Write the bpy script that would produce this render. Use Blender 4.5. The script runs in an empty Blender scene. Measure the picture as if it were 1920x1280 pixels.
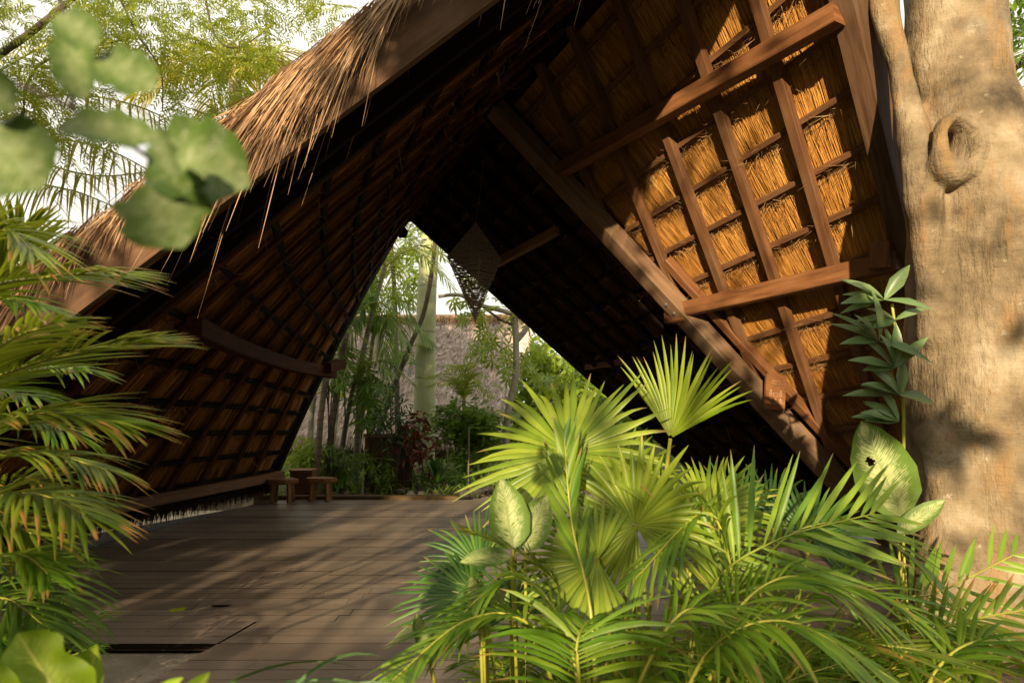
import bpy, math, random
import numpy as np
from mathutils import Vector, noise as mnoise
random.seed(4); RS = np.random.RandomState(7)
D2R = math.radians
# ------------------------------------------------------------------ camera, sky, sun, exposure
scn = bpy.context.scene
CAMH = 1.6; PITCH = math.atan(107/1280.0)
cd = bpy.data.cameras.new('camera'); cam = bpy.data.objects.new('camera', cd)
scn.collection.objects.link(cam); scn.camera = cam
cam.location = (0, 0, CAMH); cam.rotation_euler = (math.pi/2 + PITCH, 0, 0)
cd.sensor_width = 36; cd.lens = 24; cd.clip_end = 600; cd.clip_start = 0.02
cd.dof.use_dof = True; cd.dof.focus_distance = 5.2; cd.dof.aperture_fstop = 3.2
SUN = Vector((-0.20, -0.94, 0.205)).normalized()          # direction TOWARDS the sun
EL = math.asin(SUN.z); AZ = math.atan2(SUN.x, SUN.y)
w = bpy.data.worlds.new('World'); scn.world = w; w.use_nodes = True
nt = w.node_tree; bg = nt.nodes['Background']
sky = nt.nodes.new('ShaderNodeTexSky'); sky.sky_type = 'NISHITA'; sky.sun_disc = False
sky.sun_elevation = EL; sky.sun_rotation = AZ; sky.dust_density = 3.0; sky.air_density = 1.0; sky.ozone_density = 0.6
cn=nt.nodes.new('ShaderNodeTexNoise'); cn.inputs['Scale'].default_value=2.2; cn.inputs['Detail'].default_value=6
cr=nt.nodes.new('ShaderNodeValToRGB'); cr.color_ramp.elements[0].position=.25; cr.color_ramp.elements[0].color=(.75,.75,.75,1); cr.color_ramp.elements[1].position=.6
tc0=nt.nodes.new('ShaderNodeTexCoord'); nt.links.new(tc0.outputs['Generated'],cn.inputs['Vector']); nt.links.new(cn.outputs[0],cr.inputs[0])
cm=nt.nodes.new('ShaderNodeMix'); cm.data_type='RGBA'; cm.inputs[7].default_value=(7.6,7.2,6.3,1)
nt.links.new(cr.outputs[0],cm.inputs[0]); nt.links.new(sky.outputs[0],cm.inputs[6]); nt.links.new(cm.outputs[2],bg.inputs[0]); bg.inputs[1].default_value = 0.082
sl = bpy.data.lights.new('sun', 'SUN'); so = bpy.data.objects.new('sun', sl); scn.collection.objects.link(so)
sl.energy = 5.0; sl.angle = D2R(0.6); sl.color = (1.0, 0.80, 0.52)
so.rotation_euler = SUN.to_track_quat('Z', 'Y').to_euler()
scn.view_settings.view_transform = 'Standard'; scn.view_settings.look = 'None'
scn.view_settings.exposure = 1.12; scn.view_settings.gamma = 1.0
scn.cycles.max_bounces = 7; scn.cycles.diffuse_bounces = 2; scn.cycles.transparent_max_bounces = 8
scn.cycles.sample_clamp_indirect = 6.0
# ------------------------------------------------------------------ helpers
def V3(*a): return np.array(a, dtype=float)
CAMP = V3(0, 0, CAMH); cp, sp = math.cos(PITCH), math.sin(PITCH)
def ray(px, py):
    dx = (px-960)/1280.0; dy = -(py-640)/1280.0
    return V3(dx, cp-dy*sp, sp+dy*cp)
def P(px, py, Y=None, Z=None):
    r = ray(px, py)
    t = Y/r[1] if Y is not None else (Z-CAMH)/r[2]
    return CAMP + r*t
def nz(a):
    a = np.asarray(a, float); n = np.linalg.norm(a, axis=-1, keepdims=True); return a/np.maximum(n, 1e-9)
UP = V3(0, 0, 1)
class MB:
    def __init__(s): s.V=[]; s.F=[]; s.U=[]; s.M=[]; s.n=0
    def add(s, V, F, U, mi=0):
        V=np.asarray(V,float).reshape(-1,3); F=np.asarray(F,int).reshape(-1,4)
        s.V.append(V); s.F.append(F+s.n); s.U.append(np.asarray(U,float).reshape(-1,2)); s.M.append(np.full(len(F),mi)); s.n+=len(V)
    def build(s, name, mats, parent=None, smooth=True):
        if not s.V: return None
        V=np.concatenate(s.V); F=np.concatenate(s.F); U=np.concatenate(s.U); M=np.concatenate(s.M)
        q=parent
        while q is not None:
            V=V-np.array(q.location); q=q.parent
        me=bpy.data.meshes.new(name); me.vertices.add(len(V)); me.vertices.foreach_set('co',V.ravel())
        me.loops.add(F.size); me.loops.foreach_set('vertex_index',F.ravel().astype(np.int32))
        me.polygons.add(len(F)); me.polygons.foreach_set('loop_start',(np.arange(len(F))*4).astype(np.int32))
        if not isinstance(mats,(list,tuple)): mats=[mats]
        for m in mats: me.materials.append(m)
        me.polygons.foreach_set('material_index',M.astype(np.int32))
        me.polygons.foreach_set('use_smooth',np.full(len(F),smooth))
        uv=me.uv_layers.new(name='UVMap'); uv.data.foreach_set('uv',U[F.ravel()].ravel())
        me.update(calc_edges=True); me.validate()
        o=bpy.data.objects.new(name,me); scn.collection.objects.link(o); o.parent=parent
        return o
def tag(o,label=None,cat=None,group=None,kind=None):
    if label: o['label']=label
    if cat: o['category']=cat
    if group: o['group']=group
    if kind: o['kind']=kind
    return o
def thing(name,label,cat,loc=(0,0,0),group=None):
    o=bpy.data.objects.new(name,None); scn.collection.objects.link(o); o.location=[float(v) for v in loc]
    o.empty_display_size=.1
    return tag(o,label,cat,group)
def strips(mb,P0,D,L,W,S=None,droop=0.,nseg=4,prof='leaf',fold=.25,mi=0,curl=None,wave=None):
    """N tapering blades; roots P0, directions D, lengths L, half widths W, side vectors S."""
    P0=np.asarray(P0,float).reshape(-1,3); N=len(P0)
    if N==0: return
    D=nz(np.broadcast_to(D,(N,3))); L=np.broadcast_to(L,(N,)).astype(float); W=np.broadcast_to(W,(N,)).astype(float)
    droop=np.broadcast_to(droop,(N,))
    if S is None: S=np.cross(D,nz(RS.normal(size=(N,3))))
    S=nz(np.broadcast_to(S,(N,3))); Nn=nz(np.cross(S,D))
    t=np.linspace(0,1,nseg+1)
    if prof=='leaf': pr=np.interp(t,[0,.12,.4,.75,1],[.25,.75,1,.7,.04])
    elif prof=='oval': pr=np.sin(np.pi*np.clip(t*.97+.03,0,1))**.7+.02
    elif prof=='straw': pr=np.interp(t,[0,.8,1],[1,.8,.15])
    elif prof=='late': pr=np.interp(t,[0,.3,.65,.85,1],[.15,.55,1,.75,.04])
    else: pr=np.interp(t,[0,.7,1],[1,.8,.1])
    t_=t[None,:,None]
    C=P0[:,None]+D[:,None]*(L[:,None,None]*t_)-UP*(droop[:,None]*L[:,None])[:,:,None]*t_**2
    if curl is not None: C=C+np.asarray(curl)[:,None]*(t_**2)*L[:,None,None]
    if wave is not None:
        ph=RS.rand(N,1)*6.28; C=C+S[:,None]*(wave*np.sin(t[None,:]*5+ph))[:,:,None]*L[:,None,None]
    ww=(W[:,None]*pr[None,:])[:,:,None]
    rnd=RS.rand(N)
    if fold:
        A=C-S[:,None]*ww+Nn[:,None]*ww*fold; B=C-Nn[:,None]*ww*fold*.3; E=C+S[:,None]*ww+Nn[:,None]*ww*fold
        Vv=np.stack([A,B,E],2); k=3
    else:
        Vv=np.stack([C-S[:,None]*ww,C+S[:,None]*ww],2); k=2
    idx=np.arange(N*(nseg+1)*k).reshape(N,nseg+1,k); F=[]
    for j in range(k-1):
        F.append(np.stack([idx[:,:-1,j],idx[:,:-1,j+1],idx[:,1:,j+1],idx[:,1:,j]],-1).reshape(-1,4))
    U=np.zeros((N,nseg+1,k,2)); U[...,0]=t[None,:,None]; U[...,1]=rnd[:,None,None]
    mb.add(Vv,np.concatenate(F),U,mi)
def sweep(mb,pts,rx,ry=None,n=8,up=UP,mi=0,box=False,cap=True,rough=0.,uvs=1.):
    pts=np.asarray(pts,float); m=len(pts); ry=rx if ry is None else ry
    rx=np.broadcast_to(rx,(m,)); ry=np.broadcast_to(ry,(m,))
    T=np.gradient(pts,axis=0); T=nz(T)
    S=nz(np.cross(T,np.broadcast_to(up,(m,3)))); N_=nz(np.cross(S,T))
    if box:
        c=.12; cs=np.array([(1,-1+c),(1,1-c),(1-c,1),(-1+c,1),(-1,1-c),(-1,-1+c),(-1+c,-1),(1-c,-1)]); n=8
        if box=='thin': cs=np.array([(1,-.8),(1,.8),(.97,1),(-.97,1),(-1,.8),(-1,-.8),(-.97,-1),(.97,-1)])
    else:
        a=np.arange(n)/n*2*np.pi; cs=np.stack([np.cos(a),np.sin(a)],1)
    R=1+(RS.rand(m,n)-.5)*rough
    ring=pts[:,None]+S[:,None]*(cs[None,:,0]*rx[:,None]*R)[:,:,None]+N_[:,None]*(cs[None,:,1]*ry[:,None]*R)[:,:,None]
    L=np.concatenate([[0],np.cumsum(np.linalg.norm(np.diff(pts,axis=0),axis=1))]); off=RS.rand()*50
    # duplicate seam vertex for uv
    ring=np.concatenate([ring,ring[:,:1]],1); per=np.linspace(0,1,n+1)*2*np.pi*float(np.mean(rx+ry)/2)
    idx=np.arange(m*(n+1)).reshape(m,n+1)
    F=np.stack([idx[:-1,:-1],idx[:-1,1:],idx[1:,1:],idx[1:,:-1]],-1).reshape(-1,4)
    U=np.stack([np.broadcast_to(L[:,None]*uvs+off,(m,n+1)),np.broadcast_to(per[None]+off,(m,n+1))],-1)
    mb.add(ring,F,U,mi)
    if cap:
        for e in (0,m-1):
            r=ring[e,:n]; c=pts[e]+(T[e]*(-1 if e==0 else 1))*.001
            # quads: pair up
            vs=np.concatenate([r,c[None]]); f=[(n,i,(i+1)%n,(i+2)%n) for i in range(0,n,2)]
            u=np.concatenate([cs[:n]*.05+off,[[off,off]]]); mb.add(vs,f if e else [x[::-1] for x in f],u,mi)
def beam(mb,p,q,w,h,up=UP,mi=0,seg=2,sag=0,box=True,rough=.03):
    p=np.asarray(p,float);q=np.asarray(q,float);t=np.linspace(0,1,seg+1)[:,None]
    pts=p+(q-p)*t; pts=pts+np.asarray(up)*(sag*np.sin(np.pi*t)); sweep(mb,pts,w/2,h/2,up=up,mi=mi,box=box,rough=rough)
def box(mb,c,s,mi=0,rz=0.):
    c=np.asarray(c,float); x,y,z=s[0]/2,s[1]/2,s[2]
    d=V3(math.cos(rz),math.sin(rz),0); beam(mb,c-d*x,c+d*x,s[1],z,mi=mi,seg=1)
def bez(a,b,c,n=12):
    t=np.linspace(0,1,n)[:,None]; return (1-t)**2*np.asarray(a)+2*t*(1-t)*np.asarray(b)+t*t*np.asarray(c)
def via(a,b,c,n=12):  # quadratic curve passing THROUGH b at the middle
    a,b,c=map(np.asarray,(a,b,c)); return bez(a,2*b-.5*a-.5*c,c,n)
def poly(pts,n=16):   # smooth polyline through points
    pts=np.asarray(pts,float); k=len(pts); t=np.linspace(0,k-1,n); out=[]
    for x in t:
        i=min(int(x),k-2); f=x-i; p0=pts[max(i-1,0)];p1=pts[i];p2=pts[i+1];p3=pts[min(i+2,k-1)]
        out.append(.5*((2*p1)+(-p0+p2)*f+(2*p0-5*p1+4*p2-p3)*f*f+(-p0+3*p1-3*p2+p3)*f**3))
    return np.array(out)
# ------------------------------------------------------------------ materials
def newmat(name):
    m=bpy.data.materials.new(name); m.use_nodes=True; t=m.node_tree; b=t.nodes['Principled BSDF']; return m,t,b
def N(t,ty,**k):
    n=t.nodes.new(ty)
    for a,v in k.items():
        if a in n.inputs.keys(): n.inputs[a].default_value=v
        else: setattr(n,a,v)
    return n
def ramp(t,fac,stops):
    r=t.nodes.new('ShaderNodeValToRGB'); e=r.color_ramp.elements
    while len(e)<len(stops): e.new(.5)
    for x,(p,c) in zip(e,stops): x.position=p; x.color=(*c,1) if len(c)==3 else c
    t.links.new(fac,r.inputs[0]); return r.outputs[0]
def mixc(t,f,a,b,mode='MIX'):
    n=t.nodes.new('ShaderNodeMix'); n.data_type='RGBA'; n.blend_type=mode
    for s,v in ((n.inputs[0],f),(n.inputs[6],a),(n.inputs[7],b)):
        if hasattr(v,'is_linked'): t.links.new(v,s)
        else: s.default_value=v if isinstance(v,(int,float)) else ((*v,1) if len(v)==3 else v)
    return n.outputs[2]
def mth(t,op,a,b=0.,c=None):
    n=t.nodes.new('ShaderNodeMath'); n.operation=op
    for i,v in enumerate((a,b,c)):
        if v is None: continue
        if hasattr(v,'is_linked'): t.links.new(v,n.inputs[i])
        else: n.inputs[i].default_value=v
    return n.outputs[0]
def uvxy(t):
    u=t.nodes.new('ShaderNodeUVMap'); s=t.nodes.new('ShaderNodeSeparateXYZ'); t.links.new(u.outputs[0],s.inputs[0]); return u.outputs[0],s.outputs[0],s.outputs[1]
def noise(t,vec,scale,detail=4,rough=.55):
    n=N(t,'ShaderNodeTexNoise'); n.inputs['Scale'].default_value=scale; n.inputs['Detail'].default_value=detail; n.inputs['Roughness'].default_value=rough
    if vec is not None: t.links.new(vec,n.inputs['Vector'])
    return n.outputs[0]
def mapping(t,vec,sc):
    m=t.nodes.new('ShaderNodeMapping'); m.inputs['Scale'].default_value=sc; t.links.new(vec,m.inputs[0]); return m.outputs[0]
def bump(t,b,h,st,dist=.01):
    n=t.nodes.new('ShaderNodeBump'); n.inputs['Strength'].default_value=st; n.inputs['Distance'].default_value=dist
    t.links.new(h,n.inputs['Height']); t.links.new(n.outputs[0],b.inputs['Normal'])
def leafmat(name,c1,c2,tip=None,tipat=.8,trans=.35,rough=.42,rib=None,ribf=None):
    m,t,b=newmat(name); uv,u,v=uvxy(t)
    g=N(t,'ShaderNodeNewGeometry'); n1=noise(t,g.outputs['Position'],2.3,2)
    f=mth(t,'MULTIPLY_ADD',n1,.9,mth(t,'MULTIPLY_ADD',v,.8,-.4))
    col=ramp(t,f,[(.15,c1),(.75,c2)])
    n2=noise(t,mapping(t,g.outputs['Position'],(30,30,30)),1,3)
    col=mixc(t,mth(t,'MULTIPLY',n2,.35),col,(c1[0]*.6,c1[1]*.7,c1[2]*.6))
    if tip:
        wn=N(t,'ShaderNodeTexWhiteNoise'); wn.noise_dimensions='1D'; t.links.new(v,wn.inputs['W'])
        x=mth(t,'MULTIPLY_ADD',wn.outputs[0],.45,mth(t,'ADD',u,mth(t,'MULTIPLY',n2,.12)))
        k=mth(t,'MULTIPLY',mth(t,'SUBTRACT',x,tipat+.25),9.0); k=mth(t,'MINIMUM',mth(t,'MAXIMUM',k,0.),1.)
        col=mixc(t,k,col,tip)
    t.links.new(col,b.inputs['Base Color']); b.inputs['Roughness'].default_value=rough; b.inputs['Specular IOR Level'].default_value=.35
    tr=t.nodes.new('ShaderNodeBsdfTranslucent'); tc=mixc(t,.45,col,(min(1,c2[0]*2.2),min(1,c2[1]*1.9),c2[2]*.7))
    t.links.new(tc,tr.inputs[0]); mx=t.nodes.new('ShaderNodeMixShader'); mx.inputs[0].default_value=trans
    o=t.nodes['Material Output']; t.links.new(b.outputs[0],mx.inputs[1]); t.links.new(tr.outputs[0],mx.inputs[2]); t.links.new(mx.outputs[0],o.inputs[0])
    return m
def woodmat(name,c1,c2,rough=.6,gs=1.,bs=.5,worn=None,spec=.3):
    m,t,b=newmat(name); uv,u,v=uvxy(t)
    n1=noise(t,mapping(t,uv,(1.6*gs,38*gs,1)),1,6,.6); n2=noise(t,mapping(t,uv,(1.1,2.3,1)),1,3)
    n3=noise(t,mapping(t,uv,(9*gs,160*gs,1)),1,3)
    col=ramp(t,n1,[(.3,c1),(.68,c2)]); col=mixc(t,mth(t,'MULTIPLY',n2,.55),col,(c1[0]*.45,c1[1]*.42,c1[2]*.4))
    if worn: col=mixc(t,mth(t,'MULTIPLY',mth(t,'MAXIMUM',mth(t,'SUBTRACT',n2,.5),0.),2.2),col,worn)
    t.links.new(col,b.inputs['Base Color']); b.inputs['Specular IOR Level'].default_value=spec
    t.links.new(mth(t,'MULTIPLY_ADD',n1,.25,rough-.12),b.inputs['Roughness'])
    bump(t,b,mth(t,'ADD',n1,mth(t,'MULTIPLY',n3,.5)),bs,.006); return m
def strawmat(name,cs,rough=.6):
    m,t,b=newmat(name); uv,u,v=uvxy(t); g=N(t,'ShaderNodeNewGeometry')
    n1=noise(t,g.outputs['Position'],1.1,4)
    wn=N(t,'ShaderNodeTexWhiteNoise'); wn.noise_dimensions='1D'; t.links.new(v,wn.inputs['W'])
    col=ramp(t,mth(t,'MULTIPLY_ADD',wn.outputs[0],.75,mth(t,'MULTIPLY_ADD',n1,.9,-.33)),[(0,cs[0]),(.5,cs[1]),(1,cs[2])])
    t.links.new(col,b.inputs['Base Color']); b.inputs['Roughness'].default_value=rough; b.inputs['Specular IOR Level'].default_value=.25
    return m
M={}
M['areca']=leafmat('areca_leaf',(.085,.18,.012),(.22,.32,.024),(.30,.17,.06),1.0,.32)
M['areca_burnt']=leafmat('areca_leaf_burnt',(.085,.15,.012),(.25,.30,.03),(.44,.20,.06),.89,.36)
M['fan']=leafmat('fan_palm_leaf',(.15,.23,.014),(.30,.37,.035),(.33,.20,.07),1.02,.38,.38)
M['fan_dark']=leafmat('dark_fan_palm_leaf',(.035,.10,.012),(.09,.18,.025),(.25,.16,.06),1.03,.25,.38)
M['rachis']=leafmat('frond_rib',(.20,.26,.03),(.36,.34,.05),None,1,.05,.4)
M['shrub']=leafmat('shrub_leaf',(.06,.14,.014),(.16,.25,.03),None,1,.35)
M['shrub_lt']=leafmat('light_shrub_leaf',(.12,.22,.022),(.27,.35,.045),None,1,.42)
M['deep']=leafmat('deep_green_leaf',(.018,.055,.012),(.05,.11,.02),None,1,.2,.33)
M['neem']=leafmat('feathery_leaf',(.10,.17,.015),(.28,.32,.04),None,1,.5)
M['coco']=leafmat('coconut_leaf',(.16,.19,.02),(.42,.38,.07),(.45,.28,.08),1.0,.5)
M['yellow']=leafmat('yellow_green_leaf',(.33,.38,.015),(.50,.50,.04),None,1,.35)
M['grey']=leafmat('greygreen_leaf',(.09,.16,.055),(.19,.27,.11),None,1,.2,.35)
M['croton']=leafmat('croton_leaf',(.05,.012,.008),(.16,.035,.012),(.10,.09,.02),.9,.2,.3)
M['blur_unused']=leafmat('fig_leaf',(.06,.13,.02),(.13,.22,.05),None,1,.35)
M['bluegreen']=leafmat('aglaonema_leaf',(.06,.13,.04),(.14,.22,.08),None,1,.25,.35)
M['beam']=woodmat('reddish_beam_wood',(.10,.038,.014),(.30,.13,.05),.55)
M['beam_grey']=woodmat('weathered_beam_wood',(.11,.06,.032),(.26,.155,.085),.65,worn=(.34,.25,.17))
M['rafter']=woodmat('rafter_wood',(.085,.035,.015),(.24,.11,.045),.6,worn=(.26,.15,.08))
M['dark_wood']=woodmat('shade_dark_wood',(.006,.004,.003),(.022,.011,.006),.75,spec=.08)  # near black: the shade of the interior is put into the timber colour
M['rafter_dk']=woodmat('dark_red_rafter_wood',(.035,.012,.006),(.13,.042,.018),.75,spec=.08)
M['plank']=woodmat('old_plank_wood',(.05,.035,.018),(.17,.11,.055),.8,spec=.1)
M['barge']=woodmat('brown_barge_wood',(.06,.030,.016),(.19,.105,.055),.7,worn=(.22,.15,.10),spec=.15)
M['stool']=woodmat('stool_wood',(.14,.05,.02),(.42,.20,.08),.5)
M['sign']=woodmat('sign_wood',(.20,.08,.03),(.32,.14,.055),.55,bs=.2)
M['thatch']=strawmat('golden_thatch',[(.15,.055,.012),(.50,.22,.042),(.80,.44,.12)])
M['thatch_shade']=strawmat('shade_dark_thatch',[(.02,.009,.004),(.07,.030,.011),(.16,.075,.028)])  # darker copy of the thatch, interior shade put into its colour
M['thatch_mid']=strawmat('brown_thatch',[(.12,.045,.012),(.42,.17,.04),(.64,.31,.09)])
M['tuft']=strawmat('frayed_thatch',[(.07,.035,.015),(.21,.12,.05),(.40,.26,.12)],.8)
M['fringe']=strawmat('dry_thatch_fringe',[(.16,.085,.04),(.38,.22,.115),(.60,.42,.25)])
M['grey_thatch']=strawmat('grey_weathered_thatch',[(.26,.20,.17),(.56,.46,.40),(.76,.66,.58)],.85)
M['cord']=strawmat('cord',[(.10,.07,.04),(.2,.14,.08),(.3,.2,.12)])
M['wicker']=strawmat('grey_wicker',[(.18,.14,.11),(.34,.27,.21),(.5,.4,.3)])
def flatmat(name,c,rough=.6,metal=0.):
    m,t,b=newmat(name); g=N(t,'ShaderNodeNewGeometry'); n1=noise(t,g.outputs['Position'],14,5)
    t.links.new(ramp(t,n1,[(.3,tuple(x*.7 for x in c)),(.7,tuple(min(1,x*1.15) for x in c))]),b.inputs['Base Color'])
    b.inputs['Roughness'].default_value=rough; b.inputs['Metallic'].default_value=metal; bump(t,b,n1,.2); return m
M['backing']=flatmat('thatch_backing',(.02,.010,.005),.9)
M['metal']=flatmat('grey_metal',(.35,.34,.32),.45,.6)
M['black']=flatmat('black_metal',(.02,.02,.02),.4)
M['ink']=flatmat('pale_engraving',(.42,.27,.13),.6)
M['twig']=flatmat('twig_bark',(.075,.055,.035),.8)
M['palm_bark']=flatmat('slender_palm_bark',(.16,.13,.09),.8)
M['pale_bark']=flatmat('pale_bark',(.30,.27,.20),.8)
# ring-marked trunk of the royal palm
def ringmat(name,c1,c2,ringc,period,thr):
    m,t,b=newmat(name); g=N(t,'ShaderNodeNewGeometry'); s=t.nodes.new('ShaderNodeSeparateXYZ'); t.links.new(g.outputs['Position'],s.inputs[0])
    n0=noise(t,g.outputs['Position'],2.2,4); n1=noise(t,mapping(t,g.outputs['Position'],(26,26,5)),1,5)
    col=ramp(t,mth(t,'MULTIPLY_ADD',n0,.7,mth(t,'MULTIPLY',n1,.4)),[(.35,c1),(.75,c2)])
    z=mth(t,'FRACT',mth(t,'MULTIPLY',mth(t,'MULTIPLY_ADD',n0,.12,s.outputs[2]),1/period))
    k=mth(t,'LESS_THAN',z,thr); col=mixc(t,mth(t,'MULTIPLY',k,.55),col,ringc)
    t.links.new(col,b.inputs['Base Color']); b.inputs['Roughness'].default_value=.7; bump(t,b,n1,.3); return m
M['royal']=ringmat('royal_palm_bark',(.24,.27,.12),(.40,.41,.23),(.10,.08,.05),1.05,.035)
M['ring_palm']=ringmat('ringed_palm_bark',(.13,.11,.07),(.26,.23,.16),(.06,.05,.03),.13,.2)
M['brown_palm']=ringmat('brown_palm_bark',(.07,.055,.03),(.17,.12,.07),(.04,.03,.02),.16,.2)
# smooth mottled fig bark
m,t,b=newmat('mottled_fig_bark'); g=N(t,'ShaderNodeNewGeometry'); pos=g.outputs['Position']
n1=noise(t,pos,2.2,7,.6); n2=noise(t,mapping(t,pos,(5,5,1.4)),1,6,.65); n3=noise(t,mapping(t,pos,(40,40,7)),1,4); n4=noise(t,pos,7.5,5,.7)
col=ramp(t,n1,[(.34,(.05,.036,.02)),(.44,(.13,.095,.055)),(.55,(.22,.165,.10)),(.68,(.34,.28,.195))])
col=mixc(t,ramp(t,n2,[(.52,(0,0,0)),(.68,(.8,.8,.8))]),col,(.25,.14,.05))
col=mixc(t,ramp(t,n4,[(.64,(0,0,0)),(.72,(.45,.45,.45))]),col,(.52,.45,.33))
col=mixc(t,ramp(t,n4,[(.27,(.8,.8,.8)),(.36,(0,0,0))]),col,(.06,.045,.03))
wv=N(t,'ShaderNodeTexVoronoi'); wv.feature='DISTANCE_TO_EDGE'; wv.inputs['Scale'].default_value=1.0
mp=t.nodes.new('ShaderNodeMapping'); mp.inputs['Scale'].default_value=(1.0,1.0,.30)
va=t.nodes.new('ShaderNodeVectorMath'); va.operation='ADD'; nn=N(t,'ShaderNodeTexNoise'); nn.inputs['Scale'].default_value=3; nn.inputs['Detail'].default_value=4
t.links.new(pos,nn.inputs['Vector']); t.links.new(nn.outputs['Color'],va.inputs[0]); t.links.new(pos,va.inputs[1]); t.links.new(va.outputs[0],mp.inputs[0]); t.links.new(mp.outputs[0],wv.inputs['Vector'])
crk=ramp(t,wv.outputs[0],[(.0,(1,1,1)),(.008,(0,0,0))]); crk=mixc(t,ramp(t,n1,[(.97,(0,0,0)),(.99,(.8,.8,.8))]),(0,0,0),crk)
col=mixc(t,crk,col,(.07,.045,.025))
t.links.new(col,b.inputs['Base Color']); b.inputs['Roughness'].default_value=.72; b.inputs['Specular IOR Level'].default_value=.25
n6=noise(t,mapping(t,pos,(4,4,60)),1,4,.7); n7=noise(t,pos,45,4,.7)
h=mth(t,'ADD',mth(t,'ADD',mth(t,'MULTIPLY',n2,1.2),mth(t,'MULTIPLY_ADD',n6,.25,mth(t,'MULTIPLY',n7,.2))),mth(t,'ADD',mth(t,'MULTIPLY',n3,.22),mth(t,'MULTIPLY',n4,.5)))
sc_=t.nodes.new('ShaderNodeRGBToBW'); t.links.new(crk,sc_.inputs[0]); h=mth(t,'SUBTRACT',h,mth(t,'MULTIPLY',sc_.outputs[0],1.2))
bump(t,b,h,1.0,.035); M['fig']=m
# deck boards
m,t,b=newmat('weathered_deck_boards'); uv,u,v=uvxy(t)
g=N(t,'ShaderNodeNewGeometry'); pos=g.outputs['Position']
n1=noise(t,mapping(t,uv,(.9,55,1)),1,6,.65); n2=noise(t,pos,1.0,4); n5=noise(t,mapping(t,pos,(1.3,5,1)),1,5,.7)
wn=N(t,'ShaderNodeTexWhiteNoise'); wn.noise_dimensions='1D'; t.links.new(mth(t,'FLOOR',mth(t,'MULTIPLY',v,1.)),wn.inputs['W'])
col=ramp(t,n1,[(.28,(.13,.095,.07)),(.5,(.33,.25,.19)),(.72,(.52,.42,.33))])
col=mixc(t,mth(t,'MULTIPLY',wn.outputs[0],.5),col,(.17,.115,.075))
col=mixc(t,ramp(t,n5,[(.5,(0,0,0)),(.72,(.75,.75,.75))]),col,(.20,.155,.12))
col=mixc(t,ramp(t,n2,[(.3,(.5,.5,.5)),(.6,(0,0,0))]),col,(.045,.03,.02))
t.links.new(col,b.inputs['Base Color']); t.links.new(mth(t,'MULTIPLY_ADD',n2,-.25,.52),b.inputs['Roughness']); b.inputs['Specular IOR Level'].default_value=.4
bump(t,b,n1,.35,.004); M['deck']=m
# soil, sand-coloured step, water
def groundmat(name,c1,c2,c3,s=3.):
    m,t,b=newmat(name); g=N(t,'ShaderNodeNewGeometry'); pos=g.outputs['Position']
    n1=noise(t,pos,s,8,.7); n2=noise(t,pos,s*9,4)
    col=ramp(t,n1,[(.3,c1),(.55,c2),(.75,c3)]); col=mixc(t,mth(t,'MULTIPLY',n2,.4),col,c1)
    t.links.new(col,b.inputs['Base Color']); b.inputs['Roughness'].default_value=.9; bump(t,b,mth(t,'ADD',n1,n2),.6,.03); return m
M['soil']=groundmat('leafy_soil',(.035,.025,.014),(.085,.06,.035),(.15,.11,.07))
M['pale']=groundmat('pale_stone',(.18,.14,.09),(.34,.28,.20),(.44,.38,.29),2.)
M['stone']=groundmat('garden_stone',(.05,.045,.035),(.12,.10,.08),(.2,.17,.13),6.)
# variegated dumb cane leaf : uv.x along, uv.y across 0..1
def variegated(name,green,cream,inner,strength=1.):
    m,t,b=newmat(name); uv,u,v=uvxy(t)
    a=mth(t,'ABSOLUTE',mth(t,'MULTIPLY_ADD',v,2.,-1.))
    c=t.nodes.new('ShaderNodeCombineXYZ'); t.links.new(mth(t,'MULTIPLY_ADD',a,-.22,u),c.inputs[0]); t.links.new(mth(t,'MULTIPLY',a,.18),c.inputs[1])
    t.links.new(mth(t,'GREATER_THAN',v,.5),c.inputs[2])
    n1=noise(t,mapping(t,c.outputs[0],(85,11,3)),1,3,.6); n2=noise(t,uv,9,3)
    k=mth(t,'SUBTRACT',mth(t,'MULTIPLY_ADD',n2,.25,n1),mth(t,'MULTIPLY_ADD',mth(t,'POWER',a,3.),.45,.60-.06*strength))
    k=mth(t,'MINIMUM',mth(t,'MAXIMUM',mth(t,'MULTIPLY',k,14.),0.),1.)
    rib=mth(t,'LESS_THAN',a,.045)
    col=mixc(t,k,green,cream); col=mixc(t,mth(t,'MULTIPLY',rib,.7),col,inner)
    t.links.new(col,b.inputs['Base Color']); b.inputs['Roughness'].default_value=.4; b.inputs['Specular IOR Level'].default_value=.35
    tr=t.nodes.new('ShaderNodeBsdfTranslucent'); t.links.new(col,tr.inputs[0]); mx=t.nodes.new('ShaderNodeMixShader'); mx.inputs[0].default_value=.25
    t.links.new(b.outputs[0],mx.inputs[1]); t.links.new(tr.outputs[0],mx.inputs[2]); t.links.new(mx.outputs[0],t.nodes['Material Output'].inputs[0])
    bump(t,b,n1,.3,.01); return m
M['dumb']=variegated('variegated_dumb_cane_leaf',(.12,.20,.035),(.40,.44,.19),(.22,.28,.08))
M['veined']=variegated('veined_croton_leaf',(.20,.31,.012),(.34,.41,.03),(.60,.58,.13),.0)
M['blurleaf']=variegated('pale_edged_leaf',(.075,.13,.022),(.20,.25,.10),(.16,.22,.08),.6)
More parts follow.
